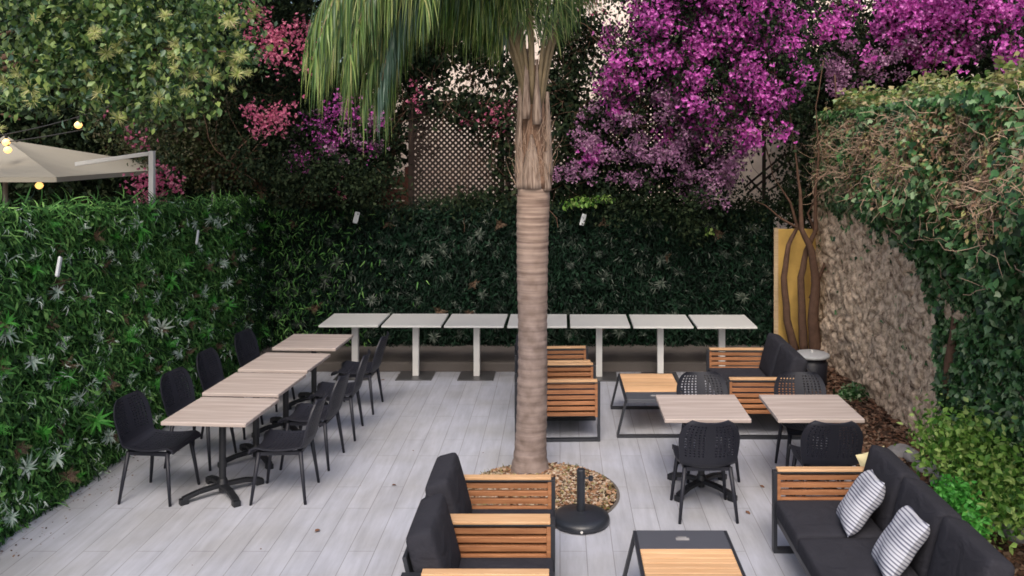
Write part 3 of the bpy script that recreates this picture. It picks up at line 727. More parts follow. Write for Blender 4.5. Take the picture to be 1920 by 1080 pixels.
al = [(-.475, 5.95, 0, 'charcoal armchair with teak arms beside the palm pit'), (-.472, 5.225, 0, 'charcoal armchair with teak arms cut off by the bottom picture edge'),
      (-.035, 9.14, .03, 'nearer of two teak slatted armchairs behind the palm trunk'), (-.085, 9.90, .05, 'further of two teak slatted armchairs behind the palm trunk')]
for i, (x, y, rz, lab) in enumerate(al):
    o = arm if i == 0 else copy_tree(arm)
    o.location = (x, y, 0); o.rotation_euler = (0, 0, rz); tag(o, lab, 'armchair', 'teak and charcoal armchairs')
sf = make_lounge(3, 'lounge_sofa'); sf.location = (2.045, 5.50, 0); sf.rotation_euler = (0, 0, PI)
tag(sf, 'long charcoal sofa with a teak slatted arm and striped pillows', 'sofa', 'charcoal sofas with teak arms')
s2 = make_lounge(2, 'lounge_sofa'); s2.location = (2.18, 9.52, 0); s2.rotation_euler = (0, 0, PI-.01)
tag(s2, 'charcoal two seat sofa with teak slatted arms near the yellow panel', 'sofa', 'charcoal sofas with teak arms')

def make_coffee():
    """long axis Y, grey strip at the +Y end"""
    root = empty('coffee_table', (0,0,0))
    for s in (1, -1):
        mb = MB(); y_ = s*.475; t = .022
        mb.bar((-.41, y_, .013), (.41, y_, .013), .05, .026); mb.bar((-.402, y_, .027), (-.312, y_, .392), .05, t, up=(1,0,0)); mb.bar((.402, y_, .027), (.312, y_, .392), .05, t, up=(1,0,0))
        mb.build('leg_frame', M['dark_metal'], root, bevel=.002)
    mb = MB(); mb.box(-.325, -.303, -.5, .5, .365, .402); mb.box(.303, .325, -.5, .5, .365, .402); mb.box(-.303, .303, -.5, -.48, .365, .402)
    mb.build('rim', M['dark_metal'], root, bevel=.002)
    mb = MB(); mb.box(-.302, .302, .235, .5, .366, .4035); mb.build('metal_shelf', M['grey_strip'], root, bevel=.003)
    mb = MB()
    for k in range(11):
        y0 = -.478 + k*.0645; mb.box(-.301, .301, y0, y0+.0585, .378, .4055)
    mb.build('teak_slats', M['teak_light'], root, bevel=.003)
    mb = MB(); mb.box(-.045, .045, .35, .385, .4037, .4055); mb.box(-.03, .03, .39, .40, .4037, .4053); mb.build('small_plate', M['stone_grey'], root, bevel=.004)
    return root
ct = make_coffee(); ct.location = (.83, 5.41, 0); tag(ct, 'teak and grey coffee table cut off by the bottom picture edge', 'coffee table', 'teak coffee tables')
c2 = copy_tree(ct); c2.location = (1.00, 9.40, 0); c2.rotation_euler = (0, 0, PI+.01); tag(c2, 'teak coffee table between the back armchairs and the back sofa', 'coffee table', 'teak coffee tables')

def pillow(name, mat, size, thick, label, loc, rot, group=None):
    V = []; F = []; n_ = 22
    for sgn in (1, -1):
        for i in range(n_+1):
            for j in range(n_+1):
                u, v = -1+2*i/n_, -1+2*j/n_
                pin = 1-.10*(1-abs(u*v))*max(abs(u), abs(v))**6        # corners stay pointed
                x_, y_ = u*(1-.08*(1-v*v)*0-.07*(1-abs(v)**1.5)*abs(u)), v*(1-.07*(1-abs(u)**1.5)*abs(v))
                h = ((1-u**4)*(1-v**4))**.55*thick/2*(1+.08*noise.noise(Vector((u*2+loc[0], v*2, sgn))))
                V.append((x_*size/2, y_*size/2, sgn*h+.012*noise.noise(Vector((u*1.3, v*1.3+loc[1], 0)))))
    k = (n_+1)**2
    for s_ in range(2):
        for i in range(n_):
            for j in range(n_):
                a_ = s_*k+i*(n_+1)+j; q = (a_, a_+n_+1, a_+n_+2, a_+1); F.append(q if s_ == 0 else q[::-1])
    mb = MB(); mb.add(V, F); o = mb.build(name, mat, smooth=True)
    o.location = loc; o.rotation_euler = rot; tag(o, label, 'pillow', group); return o
def prot(yaw, lean, spin):
    # pillow plane normal tilted: faces -X leaning back against cushion
    return (Matrix.Rotation(yaw, 4, 'Z') @ Matrix.Rotation(-(PI/2-lean), 4, 'Y') @ Matrix.Rotation(spin, 4, 'Z')).to_euler()
pillow('striped_pillow', M['stripe'], .44, .15, 'striped grey and white pillow further along the right sofa', (2.10, 5.97, .575), prot(-.25, R(35), R(-80)), 'striped pillows on the right sofa')
pillow('striped_pillow', M['stripe'], .44, .15, 'striped grey and white pillow nearer the viewer on the right sofa', (2.13, 5.36, .575), prot(-.25, R(35), R(-80)), 'striped pillows on the right sofa')
pillow('cream_pillow', M['cream_pillow'], .27, .08, 'pale cream pillow tucked behind the far corner of the right sofa', (2.44, 6.58, .575), prot(PI/2+.25, R(22), R(10)))

# ------------------------------------------------------------------ umbrella base, pot
mb = MB(); ub = empty('umbrella_base', (.17, 6.93, 0)); tag(ub, 'black round parasol base with a short pole at the palm pit edge', 'parasol base')
mb.lathe([(.20,0),(.232,.012),(.236,.035),(.225,.06),(.18,.078),(.10,.09),(.05,.096),(.04,.10)], 40); mb.build('weight', M['umb_base'], ub, smooth=True)
mb = MB(); mb.lathe([(.034,.09),(.034,.43),(.030,.435)], 20); mb.build('pole_sleeve', M['umb_base'], ub, bevel=.002)
mb = MB(); mb.tube([(.03,0,.36),(.075,0,.36)], [.008,.008], 8); mb.lathe([(.018,.342),(.02,.36),(.018,.378)], 10, c=(.08,0)); mb.build('clamp_knob', M['umb_base'], ub)
mb = MB(); mb.tube([(0,-.232,.028),(0,-.245,.028)], [.010,.010], 10); mb.build('plug', M['white_metal'], ub)
pr = empty('lidded_pot', (3.13, 10.6, 0)); tag(pr, 'dark round pot with a pale grey lid in front of the yellow panel', 'pot')
mb = MB(); mb.lathe([(.15,0),(.17,.02),(.19,.36),(.175,.37),(.17,.42)], 28); mb.build('pot_body', M['black_resin'], pr, smooth=True)
mb = MB(); mb.lathe([(.20,.42),(.215,.428),(.215,.455),(.19,.465),(.05,.475)], 32); mb.build('lid', plain('pale_lid', lin(.42,.43,.44), .5), pr, smooth=True)
mb = MB(); mb.tube([(0,0,.47),(0,0,.50)], [.018,.014], 8); mb.build('lid_knob', M['white_metal'], pr)

# ------------------------------------------------------------------ palm
PX, PY = -.285, 7.98
palm = empty('palm_tree', (PX, PY, 0)); tag(palm, 'tall palm with a ringed trunk growing from the round pit', 'palm tree')
pc = (-.175, 7.50)
# pit: ring + chips
mb = MB(); mb.lathe([(.70,-.05),(.70,.006),(.675,.006),(.672,-.05)], 72); mb.v = [(v[0]+pc[0], v[1]+pc[1], v[2]) for v in mb.v]
mb.f = mb.f[:-2]; mb.m = mb.m[:-2]
tag(mb.build('pit_ring', M['concrete']), kind='structure')
mb = MB()
ring = [[(pc[0]+r_*math.cos(2*PI*k/48), pc[1]+r_*math.sin(2*PI*k/48), .004+.035*(1-(r_/.674)**2)) for k in range(48)] for r_ in (.674,.5,.3,.1)]
for i in range(3): mb.add(ring[i]+ring[i+1], [(k, (k+1)%48, 48+(k+1)%48, 48+k) for k in range(48)])
mb.add(ring[3], [tuple(range(48))]); tag(mb.build('pit_soil', M['soil'], smooth=True), kind='structure')
N = 5200
r_ = .665*np.sqrt(rng.random(N)); th = rng.random(N)*2*PI
pos = np.stack([pc[0]+r_*np.cos(th), pc[1]+r_*np.sin(th), .012+.035*(1-(r_/.674)**2)+rng.random(N)*.012], 1)
V, F = place(FLAKE, pos, leaf_R(np.tile([0,0,1.], (N,1)), 0, .35), rng.uniform(.015, .045, N))
tag(np_mesh('bark_chips', V, F, M['chips']), 'brown bark chips filling the round palm pit', 'bark chips', kind='stuff')
N = 900
th = rng.random(N)*2*PI; r_ = .66-.07*rng.random(N)**2
pos = np.stack([pc[0]+r_*np.cos(th), pc[1]+r_*np.sin(th), np.full(N, .01)], 1)
keep = (np.sin(th*3+1)+np.sin(th*7) > -.5); pos = pos[keep]
V, F = place(WBLADE, pos, leaf_R(np.tile([0,0.2,1.], (len(pos),1)), -1.2, .9), rng.uniform(.02, .055, len(pos)))
M['moss'] = leafmat('low_weed', [lin(.10,.13,.03), lin(.20,.20,.05), lin(.28,.22,.08)], .8, .2)
tag(np_mesh('pit_weeds', V, F, M['moss']), 'low yellow green weeds around the edge of the palm pit', 'weeds', kind='stuff')
# trunk
prof = []
zz = -.02
while zz < 2.70:
    t = zz/2.7
    base = .135 + .06*math.exp(-max(0, zz)/.13) + .004*math.sin(t*9) + .016*max(0, (t-.35))*1.3
    ringp = (zz % .085)/.085
    prof.append((base + (.004 if ringp < .5 else 0) + .002*noise.noise(Vector((0, 0, zz*7))), zz))
    zz += .0213
mb = MB(); mb.lathe(prof, 40)
mb.v = [(v[0]*(1+.035*noise.noise(Vector((v[0]*4, v[1]*4, v[2]*3)))+.02*noise.noise(Vector((v[0]*17, v[1]*17, v[2]*26)))), v[1]*(1+.035*noise.noise(Vector((v[0]*4, v[1]*4, v[2]*3)))+.02*noise.noise(Vector((v[0]*17, v[1]*17, v[2]*26)))), v[2]) for v in mb.v]
# slight lean/curve of the trunk
bend = lambda z: (.045*math.sin(min(1, z/2.7)*1.3)+.01*math.sin(z*2.2), 0)
mb.v = [(v[0]+bend(v[2])[0], v[1], v[2]) for v in mb.v]
mb.build('trunk', M['palm_bark'], palm, smooth=True)
bx_ = bend(2.7)[0]
# fibrous neck
prof = [(.150,2.66),(.152,2.74),(.142,2.86),(.122,3.0),(.105,3.15),(.10,3.35),(.09,3.6),(.10,3.8)]
mb = MB(); mb.lathe(prof, 28, c=(bx_,0)); mb.v = [(bx_+(v[0]-bx_)*(1+.12*math.sin(math.atan2(v[1], v[0]-bx_)*7+v[2]*3)), v[1]*(1+.12*math.sin(math.atan2(v[1], v[0]-bx_)*7+v[2]*3)), v[2]) for v in mb.v]
mb.build('fibrous_neck', M['palm_fibre'], palm, smooth=True)
# boots: cut leaf bases hugging the neck
boots = [(-98, 2.66, .50, .165), (178, 2.72, 1.0, .13), (-2, 2.78, .78, .10), (-30, 2.64, .36, .10), (-155, 2.66, .40, .10), (60, 2.8, .6, .09), (120, 2.8, .6, .09), (-75, 3.25, .6, .06), (-120, 3.3, .65, .06)]
for az, z0, h, wd in boots:
    a_ = R(az); n_ = 10; V = []; F = []
    for i in range(n_+1):
        t = i/n_; rad = .158 - .01*t - (.03*t if az != 12 else -.015*t); half = wd*(1-t)**.7*(1-.25*(1-min(1, t*5)))
        for j in range(7):
            s = -1+2*j/6; ang = a_ + s*half/.155; rr = rad + .025*(1-s*s) - .012*abs(s)
            V.append((bx_+rr*math.cos(ang), rr*math.sin(ang), z0+h*t))
        if i < n_:
            for j in range(6): q = i*7+j; F.append((q, q+1, q+8, q+7))
    mb = MB(); mb.add(V, F); o = mb.build('leaf_base', M['palm_boot'], palm, smooth=True)
    sm = o.modifiers.new('solid', 'SOLIDIFY'); sm.thickness = .015
def st_n(r):
    th_ = r.uniform(0, 6.28); z_ = r.uniform(2.68, 3.2); rr_ = .17-.05*(z_-2.68)
    return np.array([bx_+math.cos(th_)*rr_, math.sin(th_)*rr_, z_])
V, F = twigs(170, st_n, (.10, .30), (.0018, .004), .0, 55, lambda r: (0, 0, 1.6), 5, .28); o = np_mesh('neck_fibres', V, F, M['pale_twig'], palm); o['kind'] = 'stuff'
def bez(p, t):
    a_, b_, c_, d_ = [np.array(q, float) for q in p]
    return a_*(1-t)**3 + 3*b_*t*(1-t)**2 + 3*c_*t*t*(1-t) + d_*t**3
def frond(az, reach, rise, tip, z0=3.45, mat='palm_leaf', n=66, ll=.8, seed=0, bend_y=0, tilt=0):
    r = np.random.default_rng(seed+100); dx, dy = math.cos(R(az)), math.sin(R(az))
    cp = [(bx_+dx*.07, dy*.07, z0), (bx_+dx*.30, dy*.30, z0+rise*.75), (bx_+dx*reach*.75, dy*reach*.75, z0+rise*1.15), (bx_+dx*reach, dy*reach+bend_y, z0+tip)]
    pts = [bez(cp, i/24) for i in range(25)]
    mb = MB(); mb.tube([tuple(p) for p in pts], [.024-.020*(i/24)**.7 for i in range(25)], 6)
    fr = mb.build('frond_stem', M['palm_petiole'], palm, smooth=True)
    Vs = []; Fs = []; b_ = 0
    for i in range(n):
        t = .19 + .81*i/(n-1); p = bez(cp, t); tg = nz(bez(cp, min(1, t+.01))-bez(cp, t-.01))
        side = nz(np.cross(tg, [0,0,1.]))
        for s in (-1, 1):
            for rep in range(3):
                L_ = ll*(.22+.78*math.sin(min(1, (t-.15)*1.25)*PI*.82+.10))*r.uniform(.55, 1.25)
                d = side*s*r.uniform(.25, .7) + tg*r.uniform(.2, .6) + np.array([0,0,r.uniform(-.7, .2)]); d /= np.linalg.norm(d)
                q = p.copy() + r.normal(size=3)*.01; w0 = r.uniform(.0035, .0075); sg = 6
                drp = r.uniform(.45, 1.6)
                for k in range(sg+1):
                    u = k/sg
                    wv = nz(np.cross(d, r.normal(size=3)*.25+np.array([dx*.3, -1, .1])))*w0*(1-u**2.2)
                    Vs += [q-wv, q+wv]
                    if k < sg: Fs += [(b_+2*k, b_+2*k+1, b_+2*k+3), (b_+2*k, b_+2*k+3, b_+2*k+2)]
                    d = d + np.array([0,0,-drp*.55]) + r.normal(size=3)*.04; d /= np.linalg.norm(d); q = q + d*L_/sg
                b_ += 2*(sg+1)
    np_mesh('leaflets', np.array(Vs), T(Fs), M[mat], fr)
# (azimuth, reach, rise, tip)
FR = [(183, 1.95, 1.35, .50, 'palm_leaf', .95), (200, 1.42, 1.45, .25, 'palm_leaf_blue', .80), (187, 1.45, 1.6, .22, 'palm_leaf', .8), (176, 1.6, 1.5, .3, 'palm_leaf', .85), (212, 1.75, 1.55, .45, 'palm_leaf', .75), (195, 1.55, 1.4, .12, 'palm_leaf', .65), (170, 2.1, 1.7, .65, 'palm_leaf', 1.0), (208, 2.0, 1.4, .55, 'palm_leaf', .9), (160, 1.5, 1.9, .9, 'palm_leaf', .8),
      (190, 1.35, 1.45, .10, 'palm_leaf', .85), (178, 1.75, 1.35, .35, 'palm_leaf', .9), (186, 2.05, 1.5, .75, 'palm_leaf', 1.05), (194, 1.7, 1.6, .6, 'palm_leaf', 1.0), (222, 1.2, 1.7, .95, 'palm_leaf', .7), (265, .9, 1.7, 1.25, 'palm_leaf', .65), (320, .9, 1.8, 1.3, 'palm_leaf', .6),
      (130, 1.6, 2.0, 1.3, 'palm_leaf', .7), (95, 1.9, 2.1, 1.5, 'palm_leaf', .7), (50, 1.8, 2.0, 1.5, 'palm_leaf', .7), (20, 1.5, 2.0, 1.55, 'palm_leaf', .6),
      (-15, 1.6, 2.2, 1.8, 'palm_leaf', .6), (-60, 1.8, 2.3, 1.9, 'palm_leaf', .7), (-100, 1.9, 2.4, 2.0, 'palm_leaf', .7), (-140, 1.8, 2.2, 1.7, 'palm_leaf', .75), (240, 1.3, 1.9, 1.2, 'palm_leaf', .75)]
for i, (az, re, ri, ti, mt_, ll) in enumerate(FR): frond(az, re, ri + (.5 if 165 < az < 225 else 0), ti - (.12 if 165 < az < 225 else 0), mat=mt_, ll=ll, seed=i, z0=3.4+.02*(i % 5))

# ------------------------------------------------------------------ background: building, trellis, panels
bl = empty('house', (1.5, 17, 0)); tag(bl, 'cream rendered house wall seen through the trellis and bougainvillea', 'house')
mb = MB(); mb.box(-5.5, 8, 0, 4, 0, 8.5); mb.build('wall', M['cream_wall'], bl)
mb = MB()
for x0 in (-4.6, -1.9, .9, 3.7): mb.box(x0, x0+.12, -.06, -.003, .3, 8)
mb.build('downpipe', M['cream_wall'], bl, bevel=.02)
for x0 in (-4.9, 5.4):
    mb = MB(); mb.box(x0-.06, x0+1.36, -.05, -.004, 5.34, 7.16); wf = mb.build('window', M['brown_wood'], bl)
    mb = MB(); mb.box(x0+.03, x0+1.27, -.065, -.052, 5.43, 7.07); mb.build('pane', plain('window_glass', lin(.02,.025,.03), .1), wf)
bl2 = empty('outbuilding', (4.45, 14.6, 0)); tag(bl2, 'cream outbuilding wall glimpsed right of the purple bougainvillea', 'building')
mb = MB(); mb.box(-1.7, .75, 0, 2, 0, 4.4); mb.build('wall', M['cream_wall'], bl2)
st_ = empty('slanted_rack', (4.0, 13.6, 0)); tag(st_, 'dark slanted bars in front of the cream wall right of the bougainvillea', 'trellis')
mb = MB()
for p, q in (((1395,352),(1470,290)), ((1402,362),(1478,300)), ((1440,358),(1485,330)), ((1470,285),(1492,330)), ((1400,330),(1450,385))):
    a_, b_ = P(*p, 13.6), P(*q, 13.6); mb.bar((a_[0]-4, 0, a_[2]), (b_[0]-4, 0, b_[2]), .03, .03, up=(0,1,0))
mb.bar((-.75, 0, 0), (-.75, 0, 3.4), .05, .05); mb.bar((-.12, 0, 0), (-.12, 0, 3.0), .05, .05)
mb.build('rack_bars', M['lattice'], st_)

def trellis(x0, x1, z0, z1, label):
    root = empty('trellis_panel', (x0, 13.0, 0)); tag(root, label, 'trellis', 'diamond trellis panels above the back wall')
    W_, H_ = x1-x0, z1-z0
    def clip(c, sgn):   # line x = c + sgn*z' inside rect
        pts = []
        lo, hi = 0, H_
        if sgn > 0: lo = max(0, -c); hi = min(H_, W_-c)
        else: lo = max(0, c-W_); hi = min(H_, c)
        return (lo, hi) if hi-lo > .01 else None
    st2 = .088
    for sgn, yo in ((1, -.008), (-1, .008)):
        mb = MB(); c = -H_ if sgn > 0 else 0
        while c < (W_ if sgn > 0 else W_+H_):
            r_ = clip(c, sgn)
            if r_:
                mb.bar((c+sgn*r_[0], yo, z0+r_[0]), (c+sgn*r_[1], yo, z0+r_[1]), .008, .032, up=(sgn*-1,0,1))
            c += st2
        mb.build('lattice', M['lattice'], root)
    for xx in (0, W_):
        mb = MB(); mb.box(xx-.035, xx+.035, -.035, .035, 0, z1+.05); mb.build('post', M['lattice'], root)
    for z_ in (z1, z0-.05):
        mb = MB(); mb.box(.036, W_-.036, -.03, .03, z_, z_+.05); mb.build('rail', M['lattice'], root)
trellis(-2.27, -.88, 2.12, 3.66, 'diamond trellis panel left of the palm trunk')
trellis(-.80, .62, 2.12, 3.66, 'diamond trellis panel behind the palm trunk')
trellis(.70, 2.1, 2.12, 3.66, 'diamond trellis panel behind the purple bougainvillea')
wd = empty('wood_screen', (-4.0, 13.1, 0)); tag(wd, 'dark red brown board fence above the back wall left of the trellis', 'fence')
for k in range(3):
    mb = MB(); mb.box(.1, 1.62, -.02, .02, 2.0+.19*k, 2.17+.19*k); mb.build('board', M['red_wood'], wd, bevel=.005)
for xx in (.02, 1.62):
    mb = MB(); mb.box(xx, xx+.08, -.03, .03, 0, 2.7); mb.build('post', M['red_wood'], wd)

# yellow panel with climbing trunks
yp = empty('yellow_panel', (3.45, 12.18, 0)); tag(yp, 'tall worn yellow panel behind the climbing trunks in the corner', 'panel')
mb = MB(); mb.box(-.37, .38, 0, .05, .12, 1.84); mb.build('board', M['yellow'], yp, bevel=.01)
mb = MB(); mb.box(-.40, -.34, -.02, .0, .12, 1.86); mb.build('edge_strip', wood('pale_edge', lin(.42,.30,.18), lin(.55,.42,.26), 'X'), yp)
bt = empty('climbing_trunks', (3.45, 12.0, 0)); tag(bt, 'twisted brown climbing trunks rising over the yellow panel', 'vine')
sk = [[(1492,665),(1476,600),(1470,520),(1478,460),(1495,425),(1482,380),(1450,330),(1430,250)],
      [(1508,665),(1504,600),(1502,520),(1512,470),(1530,430),(1528,370),(1535,290),(1530,200),(1545,110)],
      [(1530,668),(1524,600),(1530,530),(1522,470),(1503,430),(1500,360),(1490,280),(1478,190)],
      [(1546,668),(1540,610),(1556,520),(1562,450),(1552,390),(1560,300),(1570,220),(1565,140)],
      [(1500,430),(1465,410),(1435,385),(1400,370)], [(1520,560),(1545,500),(1560,430),(1545,380)], [(1530,440),(1515,400),(1540,350),(1530,300)]]
for k, path in enumerate(sk):
    mb = MB(); pts = []
    for i, (px, py) in enumerate(path):
        X, Yq, Z = P(px, py, 12.0-.12*(k % 3)-.03*i); pts.append((X-3.45, Yq-12.0, Z))
    sub = []
    for i in range(len(pts)-1):
        for t in (0, .33, .66): sub.append(tuple(Vector(pts[i]).lerp(Vector(pts[i+1]), t)+Vector((.004*math.sin(i*5+t*9+k), 0, 0))))
    sub.append(pts[-1]); r0 = [.060,.062,.085,.065,.02,.03,.022][k]
    mb.tube(sub, [r0*max(.14, 1.05-1.15*i/len(sub)) for i in range(len(sub))], 8); mb.build('stem', M['brown_wood'], bt, smooth=True)

# ------------------------------------------------------------------ parasols beyond the left wall and string lights
def parasol(name, label, apex, half, drop, mat, mast=None, grp='parasols beyond the left green wall'):
    root = empty(name, (apex[0], apex[1], 0)); tag(root, label, 'parasol', grp)
    n_ = 8; V = []; F = []
    zt = apex[2]; zr = zt-drop
    corners = []
    for k in range(4): a_ = PI/4+k*PI/2; corners.append((math.cos(a_)*half*1.414, math.sin(a_)*half*1.414))
    for k in range(4):
        c0, c1 = corners[k], corners[(k+1)%4]; b_ = len(V)
        for i in range(n_+1):
            t = .07+.93*i/n_
            for j in range(n_+1):
                s = j/n_; x_ = (c0[0]*(1-s)+c1[0]*s)*t; y_ = (c0[1]*(1-s)+c1[1]*s)*t
                V.append((x_, y_, zt-drop*t-.05*half*math.sin(t*PI)*math.sin(s*PI)))
        for i in range(n_):
            for j in range(n_): q = b_+i*(n_+1)+j; F.append((q, q+1, q+n_+2, q+n_+1))
    for k in range(4):   # short valance
        c0, c1 = corners[k], corners[(k+1)%4]; b_ = len(V)
        V += [(c0[0], c0[1], zr), (c1[0], c1[1], zr), (c1[0]*1.005, c1[1]*1.005, zr-.05), (c0[0]*1.005, c0[1]*1.005, zr-.05)]; F.append((b_, b_+1, b_+2, b_+3))
    mb = MB(); mb.add(V, F); o = mb.build('canopy', mat, root, smooth=False); sm = o.modifiers.new('s', 'SOLIDIFY'); sm.thickness = .006
    mb = MB(); mb.lathe([(.14*half/1.5, zt-.075), (.13, zt-.02), (.05, zt+.03), (.02, zt+.05)], 4); mb.build('vent_cap', mat, root)
    for k in range(4):
        mb = MB(); mb.tube([(0,0,zt-.12), (corners[k][0], corners[k][1], zr-.02)], .014, 6); mb.build('rib', M['white_metal'], root)
    if mast:
        mx, mz = mast[0]-apex[0], mast[1]
        mb = MB(); mb.box(mx-.04, mx+.04, -.04, .04, 0, mz); mb.build('mast', M['white_metal'], root, bevel=.005)
        mb = MB(); mb.bar((mx-.04, 0, mz-.06), (0, 0, zt+.02-.18), .06, .07); mb.build('cantilever_arm', M['white_metal'], root)
    else:
        mb = MB(); mb.tube([(0,0,0), (0,0,zt-.05)], .03, 10); mb.build('mast', M['white_metal'], root)
    return root
Yp = 11.0
ax_, _, az_ = P(10, 262, Yp)
parasol('cantilever_parasol', 'large cream parasol on a white mast beyond the left green wall', (ax_, Yp, az_), 1.60, .42, M['cream_canvas'])
root = empty('white_post', (P(285, 283, 9.6)[0], 9.6, 0)); tag(root, 'white post with a sloping arm behind the cream parasol edge', 'post')
zt_ = P(285, 283, 9.6)[2]
mb = MB(); mb.box(-.028,.028,-.028,.028,0,zt_); mb.build('upright', M['white_metal'], root, bevel=.004)
mb = MB(); mb.bar((-.036,0,zt_-.03), (-.86,0,zt_-.15), .035, .045); mb.build('arm', M['white_metal'], root, bevel=.004)
for k, (px, py, hw, Y_, lab) in enumerate(((400,305,.42,13.4,'tan parasol top half hidden by leaves, left of the palm fronds'), (520,310,.62,14.0,'tan parasol top below the pink flowers, near the board fence'))):
    X, _, Z = P(px, py, Y_); parasol('tan_parasol', lab, (X, Y_, Z), hw, .16, M['tan_canvas'])
sl = empty('string_light', (-7, 9.9, 0)); tag(sl, 'string of warm bulbs above the cream parasol', 'string lights')
def wire(p, q, sag, Y_, bulbs, root, ox, oy):
    a_, b_ = P(*p, Y_), P(*q, Y_); pts = []
    for i in range(13):
        t = i/12; pts.append((a_[0]*(1-t)+b_[0]*t-ox, 0, a_[2]*(1-t)+b_[2]*t-sag*4*t*(1-t)))
    mb = MB(); mb.tube(pts, .007, 5); mb.build('wire', M['cable'], root)
    for t in bulbs:
        i = t*12; p0 = Vector(pts[int(i)]).lerp(Vector(pts[min(12, int(i)+1)]), i-int(i))
        mb = MB(); mb.tube([p0, p0-Vector((0,0,.05))], .016, 8); sk_ = mb.build('socket', M['cable'], root)
        mb = MB(); c = p0-Vector((0,0,.085)); mb.lathe([(.010, .035+c.z), (.036, .012+c.z), (.045, -.012+c.z), (.03, -.04+c.z), (.006, -.052+c.z)], 12, c=(c.x, c.y)); mb.build('bulb', M['bulb'], sk_, smooth=True)
wire((-60,262), (205,200), .05, 9.9, [.27, .78], sl, -7, 9.9)
wire((-60,275), (190,242), .03, 10.2, [.42], sl, -7, 9.9)
wire((-60,340), (60,330), .02, 9.4, [.68], sl, -7, 9.9)

# ------------------------------------------------------------------ trees and bougainvillea
def BB(px, py, rp, Y, sq=(1,1,1), wgt=1):
    return (P(px, py, Y), rp*Y/FPX, sq, wgt)
def crown(name, blobs, n, proto, s0, s1, mat, parent, org, shell=.5, droop=.8, jit=.8, clump=0, sp=.12):
    pos, nr = sample_blobs(blobs, n, shell)
    if clump:
        pos, cc = clumpify(pos, clump, sp); nr = nz(pos-cc)*.7+nr*.3+np.array([0,-.1,.2])
    V, F = place(proto, pos-np.array(org), leaf_R(nr, droop, jit), rng.uniform(s0, s1, n))
    return np_mesh(name, V, F, mat, parent)
def limbs(name, root, org, base, ends, r0, mat, seed=0):
    r = random.Random(seed); mb = MB(); org = Vector(org)
    for e_ in ends:
        p, q = Vector(base[0]), Vector(e_); mid = p.lerp(q, .45) + Vector((0, 0, .35*(q-p).length*.4)) + Vector((r.uniform(-.2,.2), r.uniform(-.2,.2), 0))
        pts = [tuple((p*(1-t)**2 + mid*2*t*(1-t) + q*t*t) + Vector((r.uniform(-.03,.03), r.uniform(-.03,.03), r.uniform(-.03,.03))) - org) for t in [k/8 for k in range(9)]]
        mb.tube(pts, [r0*(1-.85*k/8) for k in range(9)], 6)
    b0 = Vector(base[0]); mb.tube([(b0.x-org.x, b0.y-org.y, -.02), (b0.x-org.x+.06, b0.y-org.y, b0.z*.5), tuple(b0-org)], [r0*1.9, r0*1.5, r0*1.2], 10)
    return mb.build(name, mat, root, smooth=True)
# 1. overhanging tree at upper left
o1 = (-7.4, 9.2, 0); t1 = empty('leafy_tree', o1); tag(t1, 'light green tree with yellowish blossom overhanging the left wall', 'tree')
b1 = [BB(40,40,110,7.6), BB(170,50,120,7.9), BB(300,50,110,8.2), BB(400,120,70,8.0), BB(110,150,80,7.7), BB(40,185,50,7.5,(1,1,1.2)), BB(230,150,70,7.9), BB(330,170,55,8.0), BB(205,225,38,8.0,(.8,1,1.3)),
      BB(440,60,60,8.3), BB(130,-60,160,8), BB(340,-60,160,8.4), BB(0,110,80,7.8)]
crown('crown', b1, 14500, LEAF, .03, .095, M['tree_leaf'], t1, o1, .5, 1.1, .9, 230, .11)
bp_, nr_ = sample_blobs(b1[:10], 60, .9); spots_ = [P(200,98,7.6), P(350,170,7.6), P(445,140,7.7), P(65,190,7.3), P(190,175,7.5), P(330,130,7.6), P(225,100,7.5), P(430,35,7.8), P(300,185,7.7), P(60,165,7.3), P(440,120,7.7), P(455,105,7.8)]
bp_ = np.concatenate([bp_+np.array([0,-.15,0]), np.array(spots_)]); n_ = len(bp_)
TF = tuft_proto(60, 1.1, .045, 9, .3)
V, F = place(TF, bp_-np.array(o1), leaf_R(np.tile([0,-1,.3], (n_,1)), .5, .5), rng.uniform(.04, .11, n_)); np_mesh('blossom', V, F, M['yellow_blossom'], t1)
limbs('trunk', t1, o1, [(-7.4,9.2,3.3)], [P(60,120,7.8), P(250,90,8.0), P(420,100,8.1), P(150,30,7.9), P(40,230,7.6), P(330,60,8.3), P(210,190,8)], .05, M['brown_wood'], 2)
# 2. darker trees beyond the left wall
def bigtree(name, label, org, blobs, n, mat, s0=.05, s1=.11, clump=900, sp=.16, proto=DIA, cat='tree', group='dark trees beyond the walls', base_z=2.4, nb=7):
    t = empty(name, org); tag(t, label, cat, group)
    crown('crown', blobs, n, proto, s0, s1, mat, t, org, .35, .8, .8, clump, sp)
    limbs('trunk', t, org, [(org[0], org[1], base_z)], [b_[0] for b_ in blobs[:nb]], .07, M['brown_wood'], n)
    return t
bigtree('olive_tree', 'dusty olive green tree behind the white post', (-4.5, 12.9, 0), [BB(370,230,110,12.6), BB(300,290,60,12.0), BB(430,180,90,12.8), BB(450,270,60,12.6), BB(350,310,45,12.2), BB(250,200,80,12.8)], 26000, M['olive_leaf'], .035, .075, 900, .13)
bigtree('evergreen_tree', 'dark evergreen tree behind the cream parasol at far left', (-9.0, 15, 0), [BB(60,190,170,14), BB(170,120,150,14.5), BB(40,330,130,14.2), BB(200,300,100,14.4), BB(-60,60,170,14.3), BB(120,20,160,15)], 22000, M['dark_leaf'], .07, .14, 900, .22, LEAF)
